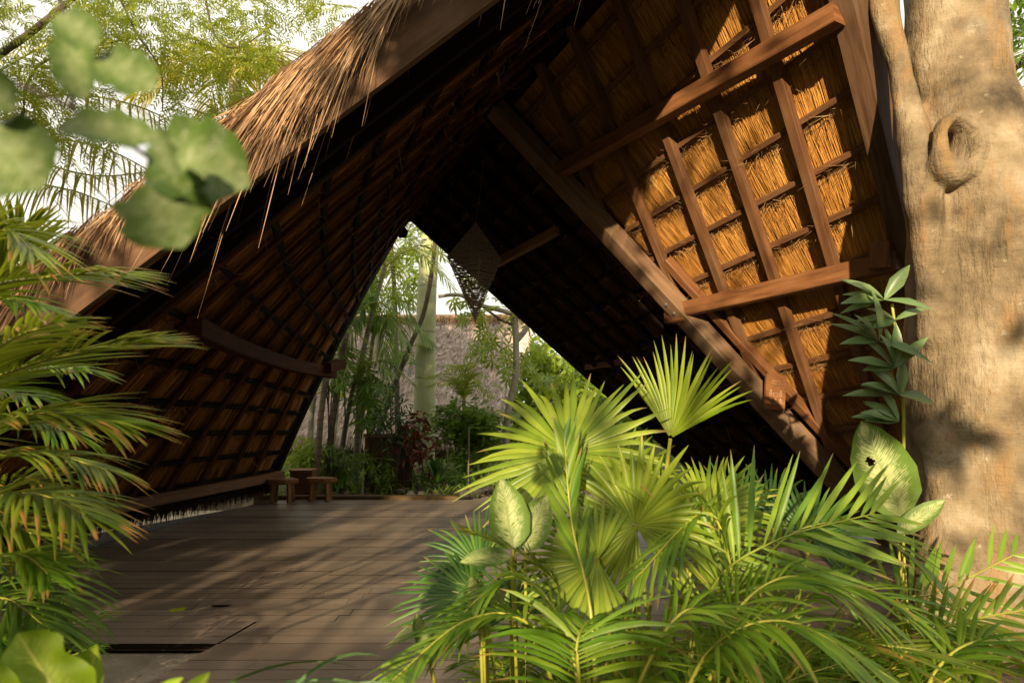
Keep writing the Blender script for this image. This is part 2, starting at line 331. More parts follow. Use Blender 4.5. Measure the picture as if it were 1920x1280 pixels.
# ------------------------------------------------------------------ the shape of the hut
Z0=.35
An=P(1483,-456,Y=4.0); Rn=P(1832,1000,Y=7.0); hv=nz(V3((102-960)/1280.,1,0)); pn=nz(np.cross(Rn-An,hv))
def onR(px,py): r=ray(px,py); return CAMP+r*((pn@(An-CAMP))/(pn@r))
Af=onR(762,408)
Ln=P(-528,1092,Z=Z0); Lf=P(512,893,Z=Z0)
Rf=onR(1376,942)
Mx=onR(952,192); Dn=onR(1690,992)
def bil(A,B,C,D):      # A near foot, B near apex, C far apex, D far foot : u near->far, v foot->apex
    def f(u,v):
        u=np.asarray(u,float)[...,None]; v=np.asarray(v,float)[...,None]
        return (1-u)*((1-v)*A+v*B)+u*((1-v)*D+v*C)
    return f
LS0=bil(Ln,An,Af,Lf)
def LS(u,v):   # the left slope sags slightly outwards between its gables
    p=LS0(u,v); k=.30*np.sin(np.pi*np.clip(u,0,1)*.92)*np.sin(np.pi*np.clip(v,0,1)); return p-k[...,None]*V3(1,0,-.35)

RS2=bil(Dn,Mx,Af,Rf)
def nrm(f,u,v,flip=1):
    e=.01; a=f(u+e,v)-f(u-e,v); b=f(u,v+e)-f(u,v-e); return nz(np.cross(a,b))*flip
# inward normals: left slope inward should point to +x / down
def inL(u,v):
    n=nrm(LS,u,v); return n*np.sign(n[...,0:1])
def inR(u,v):
    n=nrm(RS2,u,v); return n*-np.sign(n[...,0:1])
pin=pn*(-np.sign(pn[0]))           # inward normal of the near right panel
bd=nz(Rn-An); pdir=nz(V3(Dn[0]-0,0,0)); 
hd=nz(np.cross(pn,UP)); hd=hd*np.sign(hd[1])   # horizontal direction in the panel, away from the camera
LB=np.linalg.norm(Rn-An)
def PS(s,w_): # s metres down the barge, w metres along the purlins
    return An+np.asarray(s)[...,None]*bd+np.asarray(w_)[...,None]*hd
# diagonal plane (vertical plane through Mx, Dn)
dn=nz(np.cross(Dn-Mx,UP)); dn=dn*np.sign(dn[1]); dd=float(dn@Mx)
rn=nz(np.cross(Mx-An,pn)); rn=rn*np.sign(rn[2]*1.0) ; rdd=float(rn@An)
def inside1(p): return ((p@dn)<dd)&((p@rn)<rdd)
print('CORNERS',[c.round(2) for c in (An,Af,Mx,Dn,Rn,Rf,Ln,Lf)],'pin',pin.round(2),'hd',hd.round(2))
# ------------------------------------------------------------------ ground and deck
mb=MB(); GN=90; xs=np.linspace(-60,60,GN); ys=np.concatenate([np.linspace(-30,30,70),np.linspace(33,160,20)])
X,Y=np.meshgrid(xs,ys); Zg=np.zeros_like(X)-.34
for i in range(X.shape[0]):
    for j in range(X.shape[1]):
        Zg[i,j]+=.10*mnoise.noise(Vector((X[i,j]*.35,Y[i,j]*.35,0)))
Vg=np.stack([X,Y,Zg],-1); idx=np.arange(X.size).reshape(X.shape)
mb.add(Vg,np.stack([idx[:-1,:-1],idx[:-1,1:],idx[1:,1:],idx[1:,:-1]],-1).reshape(-1,4),np.stack([X,Y],-1))
tag(mb.build('ground',M['soil']),kind='structure')
# raised planting bed beyond the deck
mb=MB(); xs=np.linspace(-9,9,60); ys=np.linspace(11.15,26,50); X,Y=np.meshgrid(xs,ys)
Zg=np.vectorize(lambda a,b_:-.1+.10*mnoise.noise(Vector((a*.9,b_*.9,3)))+.05*mnoise.noise(Vector((a*4,b_*4,3))))(X,Y); Zg[0,:]=-.5
idx=np.arange(X.size).reshape(X.shape)
mb.add(np.stack([X,Y,Zg],-1),np.stack([idx[:-1,:-1],idx[:-1,1:],idx[1:,1:],idx[1:,:-1]],-1).reshape(-1,4),np.stack([X,Y],-1))
tag(mb.build('garden_bed',M['soil']),kind='structure')
Ldir=nz((Lf-Ln)*V3(1,1,0))
def edgeL(y): # left edge of the deck
    a=P(190,1022,Z=0);b_=P(505,937,Z=0); return a[0]+(b_[0]-a[0])*(y-a[1])/(b_[1]-a[1])
pa=P(480,1165,Z=0); pb=P(285,1275,Z=0)
def pathL(y): return pb[0]+(pa[0]-pb[0])*(y-pb[1])/(pa[1]-pb[1])
mb=MB(); bw=.145; y=-1.6; k=0
yfront=P(270,1199,Z=0)[1]
while y<12.4:
    y1=y+bw-.0045; ym=(y+y1)/2
    segs=[]
    if ym<yfront: segs=[(pathL(ym),3.2)]
    elif ym<10.95: segs=[(edgeL(ym),pathL(ym) if ym<pa[1] else 0),(pathL(ym)+.012 if ym<pa[1] else .006,5.5)]
    else: segs=[(-.75+(ym-10.95)*.9,4.2)]
    for (x0,x1) in segs:
        x=x0
        while x<x1-.01:
            xe=min(x1,x+2.4+RS.rand()*2.0); 
            if x1-xe<.5: xe=x1
            zz=(RS.rand()-.5)*.004; k+=1
            sk=(pathL(y1)-pathL(y)); s0=sk if (x==x0 and y<pa[1]) else 0; s1_=sk if (xe==x1 and y<pa[1] and x1<0) else 0; fx=-.006 if s1_ else 0
            if x==x0 and x0<-3: s0=edgeL(y1)-edgeL(y)
            c=[(x-s0/2,y,zz),(xe-.004-s1_/2+fx,y,zz),(xe-.004+s1_/2+fx,y1,zz),(x+s0/2,y1,zz)]
            v=c+[(a,b_,-.04) for a,b_,_ in c]
            u=[(x,k+.02),(xe,k+.02),(xe,k+.95),(x,k+.95)]*2
            mb.add(v,[(0,1,2,3)],u); mb.add(v,[(0,4,5,1),(1,5,6,2),(2,6,7,3),(3,7,4,0)],u,1)
            x=xe
    y+=bw
tag(mb.build('deck',[M['deck'],M['dark_wood']],smooth=False),kind='structure')
mb=MB()
mb.add([(-7,yfront+.02,-.055),(5.5,yfront+.02,-.055),(5.5,10.9,-.055),(-7+3,10.9,-.055)],[(0,1,2,3)],[(0,0),(1,0),(1,1),(0,1)])
mb.add([(-2.2,-1.6,-.055),(3.2,-1.6,-.055),(3.2,yfront+.02,-.055),(-2.0,yfront+.02,-.055)],[(0,1,2,3)],[(0,0),(1,0),(1,1),(0,1)])
# joists and fascia
beam(mb,(edgeL(yfront)-.03,yfront,-.14),(edgeL(10.9)-.03,10.9,-.14),.06,.2,seg=6)
beam(mb,(pathL(-1.6)-.02,-1.6,-.13),(pathL(yfront)-.02,yfront,-.13),.03,.15,seg=6)
tag(mb.build('deck_frame',M['dark_wood'],smooth=False),kind='structure')
mb=MB(); beam(mb,(-4.1,11.08,-.02),(-.85,11.08,-.02),.16,.16,seg=6); tag(mb.build('deck_kerb',M['plank']),kind='structure')
mb=MB(); beam(mb,(edgeL(yfront),yfront-.008,-.035),(pathL(yfront)-.01,yfront-.008,-.035),.02,.055,seg=4); tag(mb.build('deck_edge',M['beam_grey'],smooth=False),kind='structure')
mb=MB()  # pale lower step by the path
mb.add([(-3.6,2.4,-.075),(pathL(2.4)-.04,2.4,-.075),(pathL(yfront)-.04,yfront-.02,-.075),(-3.9,yfront-.02,-.075)],[(0,1,2,3)],[(0,0),(1,0),(1,1),(0,1)])
tag(mb.build('lower_step',M['pale']),kind='structure')
mb=MB(); # pale gravel strip outside the left eave
g0,g1=P(185,1018,Z=0),P(520,932,Z=0)
mb.add([(g0[0]-2.6,g0[1]-2,-.22),(g0[0]-.0,g0[1]-2,-.22),(g1[0]-.05,g1[1]+.6,-.22),(g1[0]-2.6,g1[1]+.6,-.22)],[(0,1,2,3)],[(0,0),(1,0),(1,1),(0,1)])
tag(mb.build('path',M['pale']),kind='structure')
# ------------------------------------------------------------------ the hut
hut=thing('thatched_hut','large open A-frame hut with dark timbers and golden thatch lining over a wooden deck','hut',(0,8,0))
def slab(f,inn,u0,u1,nu,nv,off0,off1,name,mat,v0=0.,v1=1.):
    mb=MB(); u,v=np.meshgrid(np.linspace(u0,u1,nu),np.linspace(v0,v1,nv)); p=f(u,v); n=inn(u,v) if callable(inn) else np.broadcast_to(inn,p.shape)
    for off,fl in ((off0,0),(off1,1)):
        q=p-n*off; idx=np.arange(u.size).reshape(u.shape); F=np.stack([idx[:-1,:-1],idx[:-1,1:],idx[1:,1:],idx[1:,:-1]],-1).reshape(-1,4)
        mb.add(q,F if fl else F[:,::-1],np.stack([u,v],-1))
    a=p-n*off0; c=p-n*off1
    for e in (np.s_[0,:],np.s_[-1,:],np.s_[:,0],np.s_[:,-1]):
        A=a[e];C=c[e];k=len(A); vv=np.concatenate([A,C]); F=[(i,i+1,k+i+1,k+i) for i in range(k-1)]
        mb.add(vv,F,np.zeros((2*k,2)))
    return mb.build(name,mat,hut)
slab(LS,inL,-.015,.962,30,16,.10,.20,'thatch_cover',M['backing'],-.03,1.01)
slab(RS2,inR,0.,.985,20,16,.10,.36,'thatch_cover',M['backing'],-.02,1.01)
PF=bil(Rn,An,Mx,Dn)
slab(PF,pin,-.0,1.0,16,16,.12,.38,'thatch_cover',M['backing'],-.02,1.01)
def rows_thatch(mb,pos,down,nin,side,L,mask,dens_w,mi=0,tuft=None):
    pass
def thatch_fill(f,inn,u_rng,v_rng,rows,perrow,strand_hw,mat,name,tuftn,mask=None,down=None,lenk=1.25):
    """strands between battens, running down the slope"""
    mb=MB(); tb=MB()
    for r in range(rows):
        v=v_rng[0]+(v_rng[1]-v_rng[0])*(r+1)/rows
        n=perrow; u=u_rng[0]+(u_rng[1]-u_rng[0])*RS.rand(n); vv=v+(RS.rand(n)-.5)*.012
        p=f(u,vv); inn_=inn(u,vv) if callable(inn) else np.broadcast_to(inn,p.shape)
        dv=(v_rng[1]-v_rng[0])/rows*lenk; q=f(u,vv-dv); d=q-p; L=np.linalg.norm(d,axis=1); d=nz(d)
        s=nz(np.cross(d,inn_)); d=nz(d+s*(RS.normal(size=(n,1))*.04)+inn_*(RS.rand(n,1)*.05-.01))
        p=p-inn_*(.035+.03*RS.rand(n,1)); m_=np.ones(n,bool) if mask is None else mask(p)
        strips(mb,p[m_],d[m_],(L*(.85+.3*RS.rand(n)))[m_],strand_hw*(.6+.8*RS.rand(int(m_.sum()))),S=s[m_],nseg=2,prof='straw',fold=.5,wave=.006)
        # frayed tufts at the tie line
        n=tuftn; u=u_rng[0]+(u_rng[1]-u_rng[0])*RS.rand(n)
        cl=np.sin(u*37+r*2.1)*.5+np.sin(u*91+r)*.3; keep=RS.rand(n)<.75+.3*cl; u=u[keep]; n=len(u)
        vv=v-dv*.70+(RS.rand(n)**1.5)*dv*.22; p=f(u,vv); inn_=inn(u,vv) if callable(inn) else np.broadcast_to(inn,p.shape)
        m_=np.ones(n,bool) if mask is None else mask(p); p=p[m_]; inn_=inn_[m_]; n=len(p); 
        if n==0: continue
        p=p-inn_*(.03-.04*RS.rand(n,1))
        u_=u[m_]; a=nz(f(u_+.004,vv[m_])-f(u_-.004,vv[m_])); dd_=nz(a*RS.normal(size=(n,1))*.9+inn_*(.3*RS.rand(n,1))+nz(RS.normal(size=(n,3)))*.45)
        strips(tb,p,dd_,.05+.08*RS.rand(n),strand_hw*.55,nseg=3,prof='straw',fold=0,curl=RS.normal(size=(n,3))*.7)
    mb.build(name,mat,hut); tb.build('thatch_tufts',M['tuft'],hut)
NR=14
thatch_fill(lambda u,v:PF(u,v),pin,(0.,1.),(0,1),15,1900,.0042,M['thatch'],'thatch_lining',620)
thatch_fill(LS,inL,(0,.985),(0,1),NR,850,.008,M['thatch_mid'],'thatch_lining',420)
thatch_fill(RS2,inR,(0.,.98),(0,1),18,420,.008,M['thatch_shade'],'thatch_lining',160)
# battens, rafters
def along(f,inn,u0,v0,u1,v1,n,off,w_,h_,name,mat,rough=0.,jit=0.):
    u=np.linspace(u0,u1,n); v=np.linspace(v0,v1,n); p=f(u,v); i_=inn(u,v) if callable(inn) else np.broadcast_to(inn,p.shape)
    mb=MB(); sweep(mb,p+i_*(off+jit*(RS.rand()-.5)),w_/2,h_/2,up=i_,box=True,rough=rough); return mb.build(name,mat,hut,smooth=False)
for r in range(NR+1):
    v=(r+.36)/NR
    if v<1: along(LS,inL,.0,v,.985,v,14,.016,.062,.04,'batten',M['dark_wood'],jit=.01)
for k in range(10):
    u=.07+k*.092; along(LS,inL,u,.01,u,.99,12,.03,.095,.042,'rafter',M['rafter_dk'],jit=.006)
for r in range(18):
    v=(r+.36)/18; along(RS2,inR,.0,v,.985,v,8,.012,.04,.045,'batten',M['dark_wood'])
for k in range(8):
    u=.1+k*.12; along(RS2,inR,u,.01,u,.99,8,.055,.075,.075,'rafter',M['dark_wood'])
# near right panel: horizontal battens, jack rafters parallel to the barge
def seg_clip(p,q):
    """clip segment to the panel polygon"""
    ts=np.linspace(0,1,400)[:,None]; pts=p+(q-p)*ts; m_=inside1(pts)
    if not m_.any(): return None
    i=np.where(m_)[0]; return pts[i[0]],pts[i[-1]]
for r in range(15):
    v=(r+.36)/15; a=PF(0.,v); 
    b_=PF(1.,v); mb=MB(); beam(mb,a+pin*.012,b_+pin*.016,.046,.05,up=pin,seg=6)
    mb.build('batten',M['rafter'],hut,smooth=False)
for w_ in (.62,1.24,1.86,2.5,3.1):
    c=seg_clip(An+hd*w_-bd*.8,Rn+hd*w_+bd*.3)
    if c is None: continue
    mb=MB(); beam(mb,c[0]+pin*.075,c[1]+pin*.075,.088,.085,up=pin,seg=8,sag=(RS.rand()-.5)*.02); mb.build('rafter',M['rafter'],hut,smooth=False)
# purlins of the near right panel
def purlin(pyz,zc,name,mat,size,a_off=.0,b_off=.0,extra=0.):
    pass
def at_z(f,u,z):
    vs=np.linspace(0,1,400); pz=f(np.full(400,u),vs)[:,2]; return vs[np.argmin(abs(pz-z))]
zA=P(1700,510,Y=5.7)[2]
zB=P(1600,5,Y=5.0)[2]
print('purlin z',zA,zB)
for z,h_,n0,f0 in ((zA,.16,.17,.04),(zB,.15,-.20,-.37)):
    a=PF(.0,at_z(PF,.0,z+n0)); b_=PF(.985,at_z(PF,.985,z+f0))
    mb=MB(); beam(mb,a+pin*.19,b_+pin*.19,.13,h_,up=UP,seg=8,sag=.0); mb.build('purlin',M['beam'],hut,smooth=False)
# block at the lower purlin ends
a=PF(.05,at_z(PF,.05,zA+.17)); mb=MB(); beam(mb,a+pin*.27+UP*(.0),a+pin*.27+UP*.21+hd*-.02,.13,.16,seg=1,up=hd); mb.build('purlin_block',M['beam'],hut,smooth=False)
b_=PF(.985,at_z(PF,.985,zA)); mb=MB(); beam(mb,b_+pin*.19+UP*.0-hd*.02,b_+pin*.19+hd*.26,.19,.20,seg=1); mb.build('purlin_block',M['beam'],hut,smooth=False)
mb=MB(); beam(mb,b_+pin*.10+UP*.10,b_+pin*.14+UP*.26-hd*.05,.10,.12,seg=1,up=hd); mb.build('bracket',M['dark_wood'],hut,smooth=False)
# main diagonal beam and its companion
dp=nz(np.cross(Dn-Mx,pin)); dp=dp*np.sign(dp[1])
mb=MB(); e=nz(Dn-Mx); beam(mb,Mx+pin*.20-e*.3,Dn+pin*.20+e*.15,.20,.20,up=pin,seg=14,rough=.01); mb.build('main_beam',M['beam_grey'],hut,smooth=False)
mb=MB(); pm=Mx+(Dn-Mx)*.38; beam(mb,pm+pin*.07-hd*.24,Dn+pin*.07-hd*.24,.10,.11,up=pin,seg=10); mb.build('valley_board',M['beam'],hut,smooth=False)
# barge boards
inLn=inL(np.array([0.]),np.array([.5]))[0]
mb=MB(); 
n_=24; pts=LS(np.full(n_,-.050),np.linspace(-.04,1.0,n_)); sweep(mb,pts+inLn*.05,.035,.165,up=inLn,box='thin'); mb.build('barge_board',M['barge'],hut,smooth=False)
mb=MB(); beam(mb,An-bd*.1+pin*.02-hd*.02,Rn+bd*.1+pin*.02-hd*.02,.16,.30,up=pin,seg=10,box='thin'); mb.build('barge_board',M['barge'],hut,smooth=False)
# inner fascias of the left gable (two dark lines below the board)
for du,o_ in ((.03,.10),(.075,.12)):
    along(LS,inL,du,.0,du,1.,12,o_,.07,.13,'gable_rafter',M['dark_wood'])
# ridge
mb=MB(); beam(mb,An-UP*.06,Af-UP*.0,.16,.14,seg=8); mb.build('ridge_beam',M['dark_wood'],hut,smooth=False)
mb=MB(); beam(mb,An+UP*.16,Af+UP*.20,.9,.3,seg=8); mb.build('ridge_cap',M['backing'],hut,smooth=False)
# far gable frame
mb=MB(); sweep(mb,LS(np.full(12,1.),np.linspace(-.05,1.0,12))+V3(-.15,.1,.0),np.linspace(.17,.12,12),.10,up=V3(0,1,0),box=True,rough=.02); mb.build('gable_beam',M['dark_wood'],hut,smooth=False)
mb=MB(); beam(mb,Rf+V3(0,.0,0),Af+V3(.06,.0,.06),.16,.12,up=V3(0,1,0),seg=6); mb.build('gable_beam',M['dark_wood'],hut,smooth=False)
# left edge beam, skirt fringe, mid beam
e=nz(Lf-Ln)
mb=MB(); pts=Ln+(Lf-Ln)*np.linspace(-.02,1.0,16)[:,None]; sweep(mb,pts+V3(.10,0,.02),.10,.07,box=True); mb.build('edge_beam',M['rafter'],hut,smooth=False)
mb=MB(); sweep(mb,pts+V3(.02,0,-.10),.05,.07,box=True); mb.build('edge_beam',M['dark_wood'],hut,smooth=False)
mb=MB(); n=2600; tt=RS.rand(n); p=Ln+(Lf-Ln)*tt[:,None]+V3(-.12,0,-.12)+RS.normal(size=(n,3))*.015
strips(mb,p,V3(-.05,0,-1)+RS.normal(size=(n,3))*.14,.12+.13*RS.rand(n),.006,nseg=2,prof='straw',fold=0); mb.build('thatch_skirt',M['thatch_shade'],hut)
uu_,vv_=np.meshgrid(np.linspace(0,1,200),np.linspace(0,1,200)); G_=LS(uu_,vv_)-CAMP
fz_=G_[...,1]*cp+G_[...,2]*sp; gx_=960+1280*G_[...,0]/fz_; gy_=640-1280*(-G_[...,1]*sp+G_[...,2]*cp)/fz_
def hitL(px,py):
    k=np.argmin((gx_-px)**2+(gy_-py)**2); return uu_.ravel()[k],vv_.ravel()[k]
hh=np.array([hitL(x,y_) for x,y_ in ((340,583),(400,618),(470,652),(540,675),(612,692))]); us=np.interp(np.linspace(0,4,18),range(5),hh[:,0]); vs=np.interp(np.linspace(0,4,18),range(5),hh[:,1]); vs=np.convolve(np.pad(vs,2,'edge'),np.ones(5)/5,'valid')
mb=MB(); pp=LS(us,vs)+inL(us,vs)*.17; sweep(mb,pp,.07,.085,box=True); mb.build('mid_beam',M['rafter_dk'],hut,smooth=False)
for f_ in (.45,.47,.74,.76):
    mb=MB(); c_=Mx+(Dn-Mx)*f_+pin*.30; sweep(mb,[c_,c_+pin*.018],.016,n=8,up=UP); mb.build('bolt',M['metal'],hut)
# small struts
def strut(a,b_,w_,mat='dark_wood',h_=None):
    mb=MB(); beam(mb,a,b_,w_,h_ or w_,seg=3); mb.build('strut',M[mat],hut,smooth=False)
strut(P(680,335,Y=9.3),P(757,440,Y=10.3),.13)
strut(P(930,494,Y=8.6),P(1045,432,Y=8.0),.10,'rafter')
strut(P(1100,688,Y=9.8),P(1215,672,Y=8.8),.08,'rafter')
strut(P(612,690,Y=10.4),P(640,682,Y=10.9),.16,'rafter_dk')
# metal foot below the left edge
post=MB(); f0=P(287,1000,Z=-.1); sweep(post,[f0+V3(0,0,-.15),f0+V3(0,0,.30)],.045,n=12,box=False); beam(post,f0+V3(-.09,0,.30),f0+V3(.09,0,.30),.12,.015,seg=1); post.build('metal_foot',M['metal'],hut)
# shaggy fringe on the left gable
mb=MB()
def gable_fringe(mb,n,u0,u1,out0,out1,L0,L1,hw,grav,clump=0.):
    v=RS.rand(n); 
    if clump:
        c=RS.rand(60); k=RS.randint(0,60,n); m_=RS.rand(n)<clump; v=np.where(m_,c[k]+RS.normal(size=n)*.006,v)
    v=np.clip(v,0.,1.); u=u0+(u1-u0)*RS.rand(n); p=LS(u,v); i_=inL(u,v)
    p=p-i_*(out0+(out1-out0)*RS.rand(n,1)); dn_=nz(LS(u,v-.02)-LS(u,v)); fw=V3(0,-1,0)
    g=grav*(.6+.8*RS.rand(n,1)); d=nz(dn_*(1-.3*g)+V3(0,0,-1)*g+fw*(.10+.28*RS.rand(n,1))+RS.normal(size=(n,3))*.09)
    L=(L0+(L1-L0)*RS.rand(n)**1.6)*(.75+.35*np.sin(v*23+1)+.15*np.sin(v*61))
    strips(mb,p,d,L,hw*(.6+.8*RS.rand(n)),nseg=4,prof='straw',fold=0,droop=.30*RS.rand(n),curl=RS.normal(size=(n,3))*.03)
gable_fringe(mb,6500,-.045,-.0,.17,.215,.22,.42,.0034,.10)
gable_fringe(mb,4600,-.062,-.048,.14,.21,.36,.95,.0030,.62,.7)
gable_fringe(mb,4500,-.045,.03,.17,.225,.25,.5,.0038,.0)
gable_fringe(mb,90,-.06,-.0,.05,.25,.6,1.05,.0028,1.3)
mb.build('thatch_fringe',M['fringe'],hut)
# outer courses of the left slope (seen from the side)
mb=MB(); n=7000; u=RS.rand(n)*1.0-.03; v=RS.rand(n); p=LS(u,v)-inL(u,v)*.21; d=nz(LS(u,v-.02)-LS(u,v))+RS.normal(size=(n,3))*.05
strips(mb,p,d,.5,.012,S=nz(np.cross(d,inL(u,v))),nseg=2,prof='straw',fold=0); mb.build('outer_thatch',M['fringe'],hut)
# loose strands hanging inside
# ------------------------------------------------------------------ sign board on the main beam
sp_=P(1453,735,Y=7.35); sg=thing('sign','small brown wooden rules sign with rows of tiny pictograms fixed to the diagonal beam','sign',sp_)
mb=MB(); sw,sh=.245,.37; tilt=.12
sx=nz(V3(math.cos(.25),math.sin(.25),0)*1.0+V3(0,0,-.10)); sz=nz(V3(.05,0,1)); sz=nz(sz-sx*(sz@sx)); sy=np.cross(sz,sx)
def bx3(mb,c,ax,ay,az,a,b_,c_):
    c=np.asarray(c,float); vs=[c+ax*a/2*i+ay*b_/2*j+az*c_/2*k for i in (-1,1) for j in (-1,1) for k in (-1,1)]
    mb.add(vs,[(0,1,3,2),(4,6,7,5),(0,4,5,1),(2,3,7,6),(0,2,6,4),(1,5,7,3)],[(i*.1+7,j*.1+k*.3+7) for i in (-1,1) for j in (-1,1) for k in (-1,1)])
bx3(mb,sp_,sx,sy,sz,sw,.03,sh); mb.build('board',M['sign'],sg,smooth=False)
mb=MB(); fr=sp_-sy*.0165
if (sy@(CAMP-sp_))>0: fr=sp_+sy*.0165
def mark(x,z,w_,h_,a=0.):
    ax=sx*math.cos(a)+sz*math.sin(a); az=-sx*math.sin(a)+sz*math.cos(a); bx3(mb,fr+sx*x+sz*z,ax,sy,az,w_,.003,h_)
for x in np.linspace(-.05,.05,9): mark(x,.118,.007,.010,.2*math.sin(x*90))
mark(0,.094,.13,.004); mark(0,.082,.09,.003)
for rr,(zz,xs_) in enumerate(((-.012,(-.062,0,.062)),(-.100,(-.062,0,.062)))):
    for i,x in enumerate(xs_):
        if rr==0 and i==1:
            mark(x,zz+.004,.055,.004); mark(x,zz-.03,.055,.004); mark(x-.0255,zz-.013,.004,.034); mark(x+.0255,zz-.013,.004,.034); continue
        mark(x,zz+.026,.017,.016); mark(x-.013,zz,.005,.034,-.15); mark(x+.013,zz,.005,.034,.15); mark(x,zz+.012,.026,.005); mark(x-.007,zz-.024,.005,.024); mark(x+.007,zz-.024,.005,.024); mark(x,zz-.004,.022,.004)
mb.build('pictograms',M['ink'],sg,smooth=False)
# ------------------------------------------------------------------ woven diamond lantern
Yl=8.3; top=P(892,418,Y=Yl); bot=P(891,602,Y=Yl); mid=(P(841,481,Y=Yl)+P(938,486,Y=Yl))/2; rad=(P(938,486,Y=Yl)[0]-P(841,481,Y=Yl)[0])/2
ln=thing('hanging_lantern','pointed diamond lantern of woven grey wicker hanging inside the roof','lantern',top)
mb=MB(); c4=[mid+V3(math.cos(a),math.sin(a),0)*rad*1.06 for a in (.25,.25+math.pi/2,.25+math.pi,.25+1.5*math.pi)]
nb=58
for i in range(nb):
    z=top[2]+(bot[2]-top[2])*(i+.5)/nb
    if z>mid[2]: f=(top[2]-z)/(top[2]-mid[2])
    else: f=(z-bot[2])/(mid[2]-bot[2])
    ctr=(top if z>mid[2] else bot)*(1-f)+mid*f; ctr[2]=z
    pts=[ctr+(c-mid)*f*(1+.02*RS.randn())+V3(0,0,.004*RS.randn()) for c in c4]; 
    for a in range(4):
        beam(mb,pts[a],pts[(a+1)%4],.010,.0105+.003*RS.rand(),seg=2,rough=.1,sag=-.004)
mb.build('woven_bands',M['wicker'],ln)
mb=MB()
for c in c4: beam(mb,top,c,.010,.010,seg=2); beam(mb,c,bot,.010,.010,seg=2); 
for i in range(4): beam(mb,c4[i],c4[(i+1)%4],.010,.010,seg=1)
mb.build('frame_rods',M['wicker'],ln)
mb=MB(); sweep(mb,[top,P(905,330,Y=Yl),P(908,250,Y=Yl)],.004,n=6); mb.build('cord',M['cord'],ln)
# ------------------------------------------------------------------ stools, chest, candle holder
def stool(px,py,lab,rz,s=1.):
    c=P(px,py,Z=0); t=thing('stool',lab,'stool',c,'low slab stools at the far end of the deck')
    mb=MB(); n=11; a=np.arange(n)/n*2*np.pi; r=.25*s*(1+.12*np.sin(a*2+rz)+.06*np.cos(a*5)); zt=.33
    for z0,z1 in ((zt-.045,zt+.035),):
        lv=[(z0,.92),(z0+.02,1.),(z1-.012,1.02),(z1,.96)]
        Vv=np.array([[c+V3(np.cos(x)*q*k*1.15,np.sin(x)*q*k*.8,z) for x,q in zip(a,r)] for z,k in lv])
        idx=np.arange(n*4).reshape(4,n); idx=np.concatenate([idx,idx[:,:1]],1)
        F=np.stack([idx[:-1,:-1],idx[:-1,1:],idx[1:,1:],idx[1:,:-1]],-1).reshape(-1,4); U=np.stack([Vv[...,0]*1.3,Vv[...,1]+Vv[...,2]],-1)
        mb.add(Vv,F,U)
        for L_,zz in ((3,z1),(0,z0)):
            mb.add(np.concatenate([Vv[L_],[c+V3(0,0,zz)]]),[(n,i,(i+1)%n,(i+1)%n) if False else (n,i,(i+1)%n,(i+2)%n) for i in range(0,n,2)],np.concatenate([Vv[L_][:,:2]*V3(1.3,1,0)[:2],[c[:2]]]))
    mb.build('seat',M['stool'],t,smooth=False)
    for sx_,sy_ in ((-1,-1),(1,-1),(-1,1),(1,1)):
        mb=MB(); beam(mb,c+V3(sx_*.15*s,sy_*.09*s,zt-.03),c+V3(sx_*.18*s,sy_*.12*s,0.004),.055,.055,seg=2,rough=.1); mb.build('leg',M['stool'],t,smooth=False)
stool(529,942,'low rustic slab stool with dark red brown legs standing left by the hut edge',.3,.78)
stool(601,939,'low rustic slab stool standing alone to the right of its twin',1.4,.74)
c=P(556,934,Z=0)+V3(0,.35,0); ch=thing('wooden_chest','small reddish wooden chest behind the left stool','chest',c)
mb=MB(); bx3(mb,c+V3(0,0,.20),V3(1,0,0),V3(0,1,0),UP,.36,.30,.40); mb.build('box',M['beam'],ch,smooth=False)
mb=MB(); bx3(mb,c+V3(0,0,.415),V3(1,0,0),V3(0,1,0),UP,.39,.33,.03); mb.build('lid',M['stool'],ch,smooth=False)
c=P(547,934,Z=0)+V3(0,.22,.43); ca=thing('candle_holder','small black candle holder on top of the wooden chest','lantern',c)
mb=MB(); sweep(mb,[c,c+V3(0,0,.08)],.04,n=10); mb.build('cup',M['black'],ca)
mb=MB(); sweep(mb,[c+V3(0,0,.082),c+V3(0,0,.11)],[.045,.03],n=10); mb.build('rim',M['metal'],ca)
# lamp on the edge beam
c=P(378,905,Y=9.0); sl_=thing('spot_lamp','tiny black spotlight clipped on the left edge beam','lamp',c)
mb=MB(); sweep(mb,[c,c+V3(.04,-.05,.05)],[.028,.04],n=10); mb.build('head',M['black'],sl_)
mb=MB(); sweep(mb,[c+V3(0,0,-.07),c],.012,n=6); mb.build('stem',M['black'],sl_)
# fallen leaf
c=P(331,1141,Z=.012); mb=MB(); strips(mb,[c-V3(.05,.02,0)],V3(1,.35,.05),.13,.03,S=V3(-.3,1,.3),nseg=5,prof='oval',fold=.4)
tag(mb.build('fallen_leaf',M['yellow']),'single yellow fallen leaf lying on the dark deck','leaf')
mb=MB(); c=P(415,1134,Z=.012); strips(mb,[c-V3(.08,0,0)],V3(1,.0,.0),.16,.02,S=V3(0,1,.2),nseg=5,prof='leaf',fold=.3); tag(mb.build('fallen_leaf',M['dark_wood']),'thin brown dried leaf lying flat on the deck','leaf')
mb=MB(); n=70; p=np.stack([RS.uniform(-3.6,.6,n),RS.uniform(3.2,10.4,n),np.full(n,.008)],1); strips(mb,p,RS.normal(size=(n,3))*V3(1,1,.05),.02+.04*RS.rand(n)**2,.006+.006*RS.rand(n),S=RS.normal(size=(n,3))*V3(1,1,.1),nseg=3,prof='leaf',fold=.2); tag(mb.build('deck_litter',M['tuft']),kind='stuff')
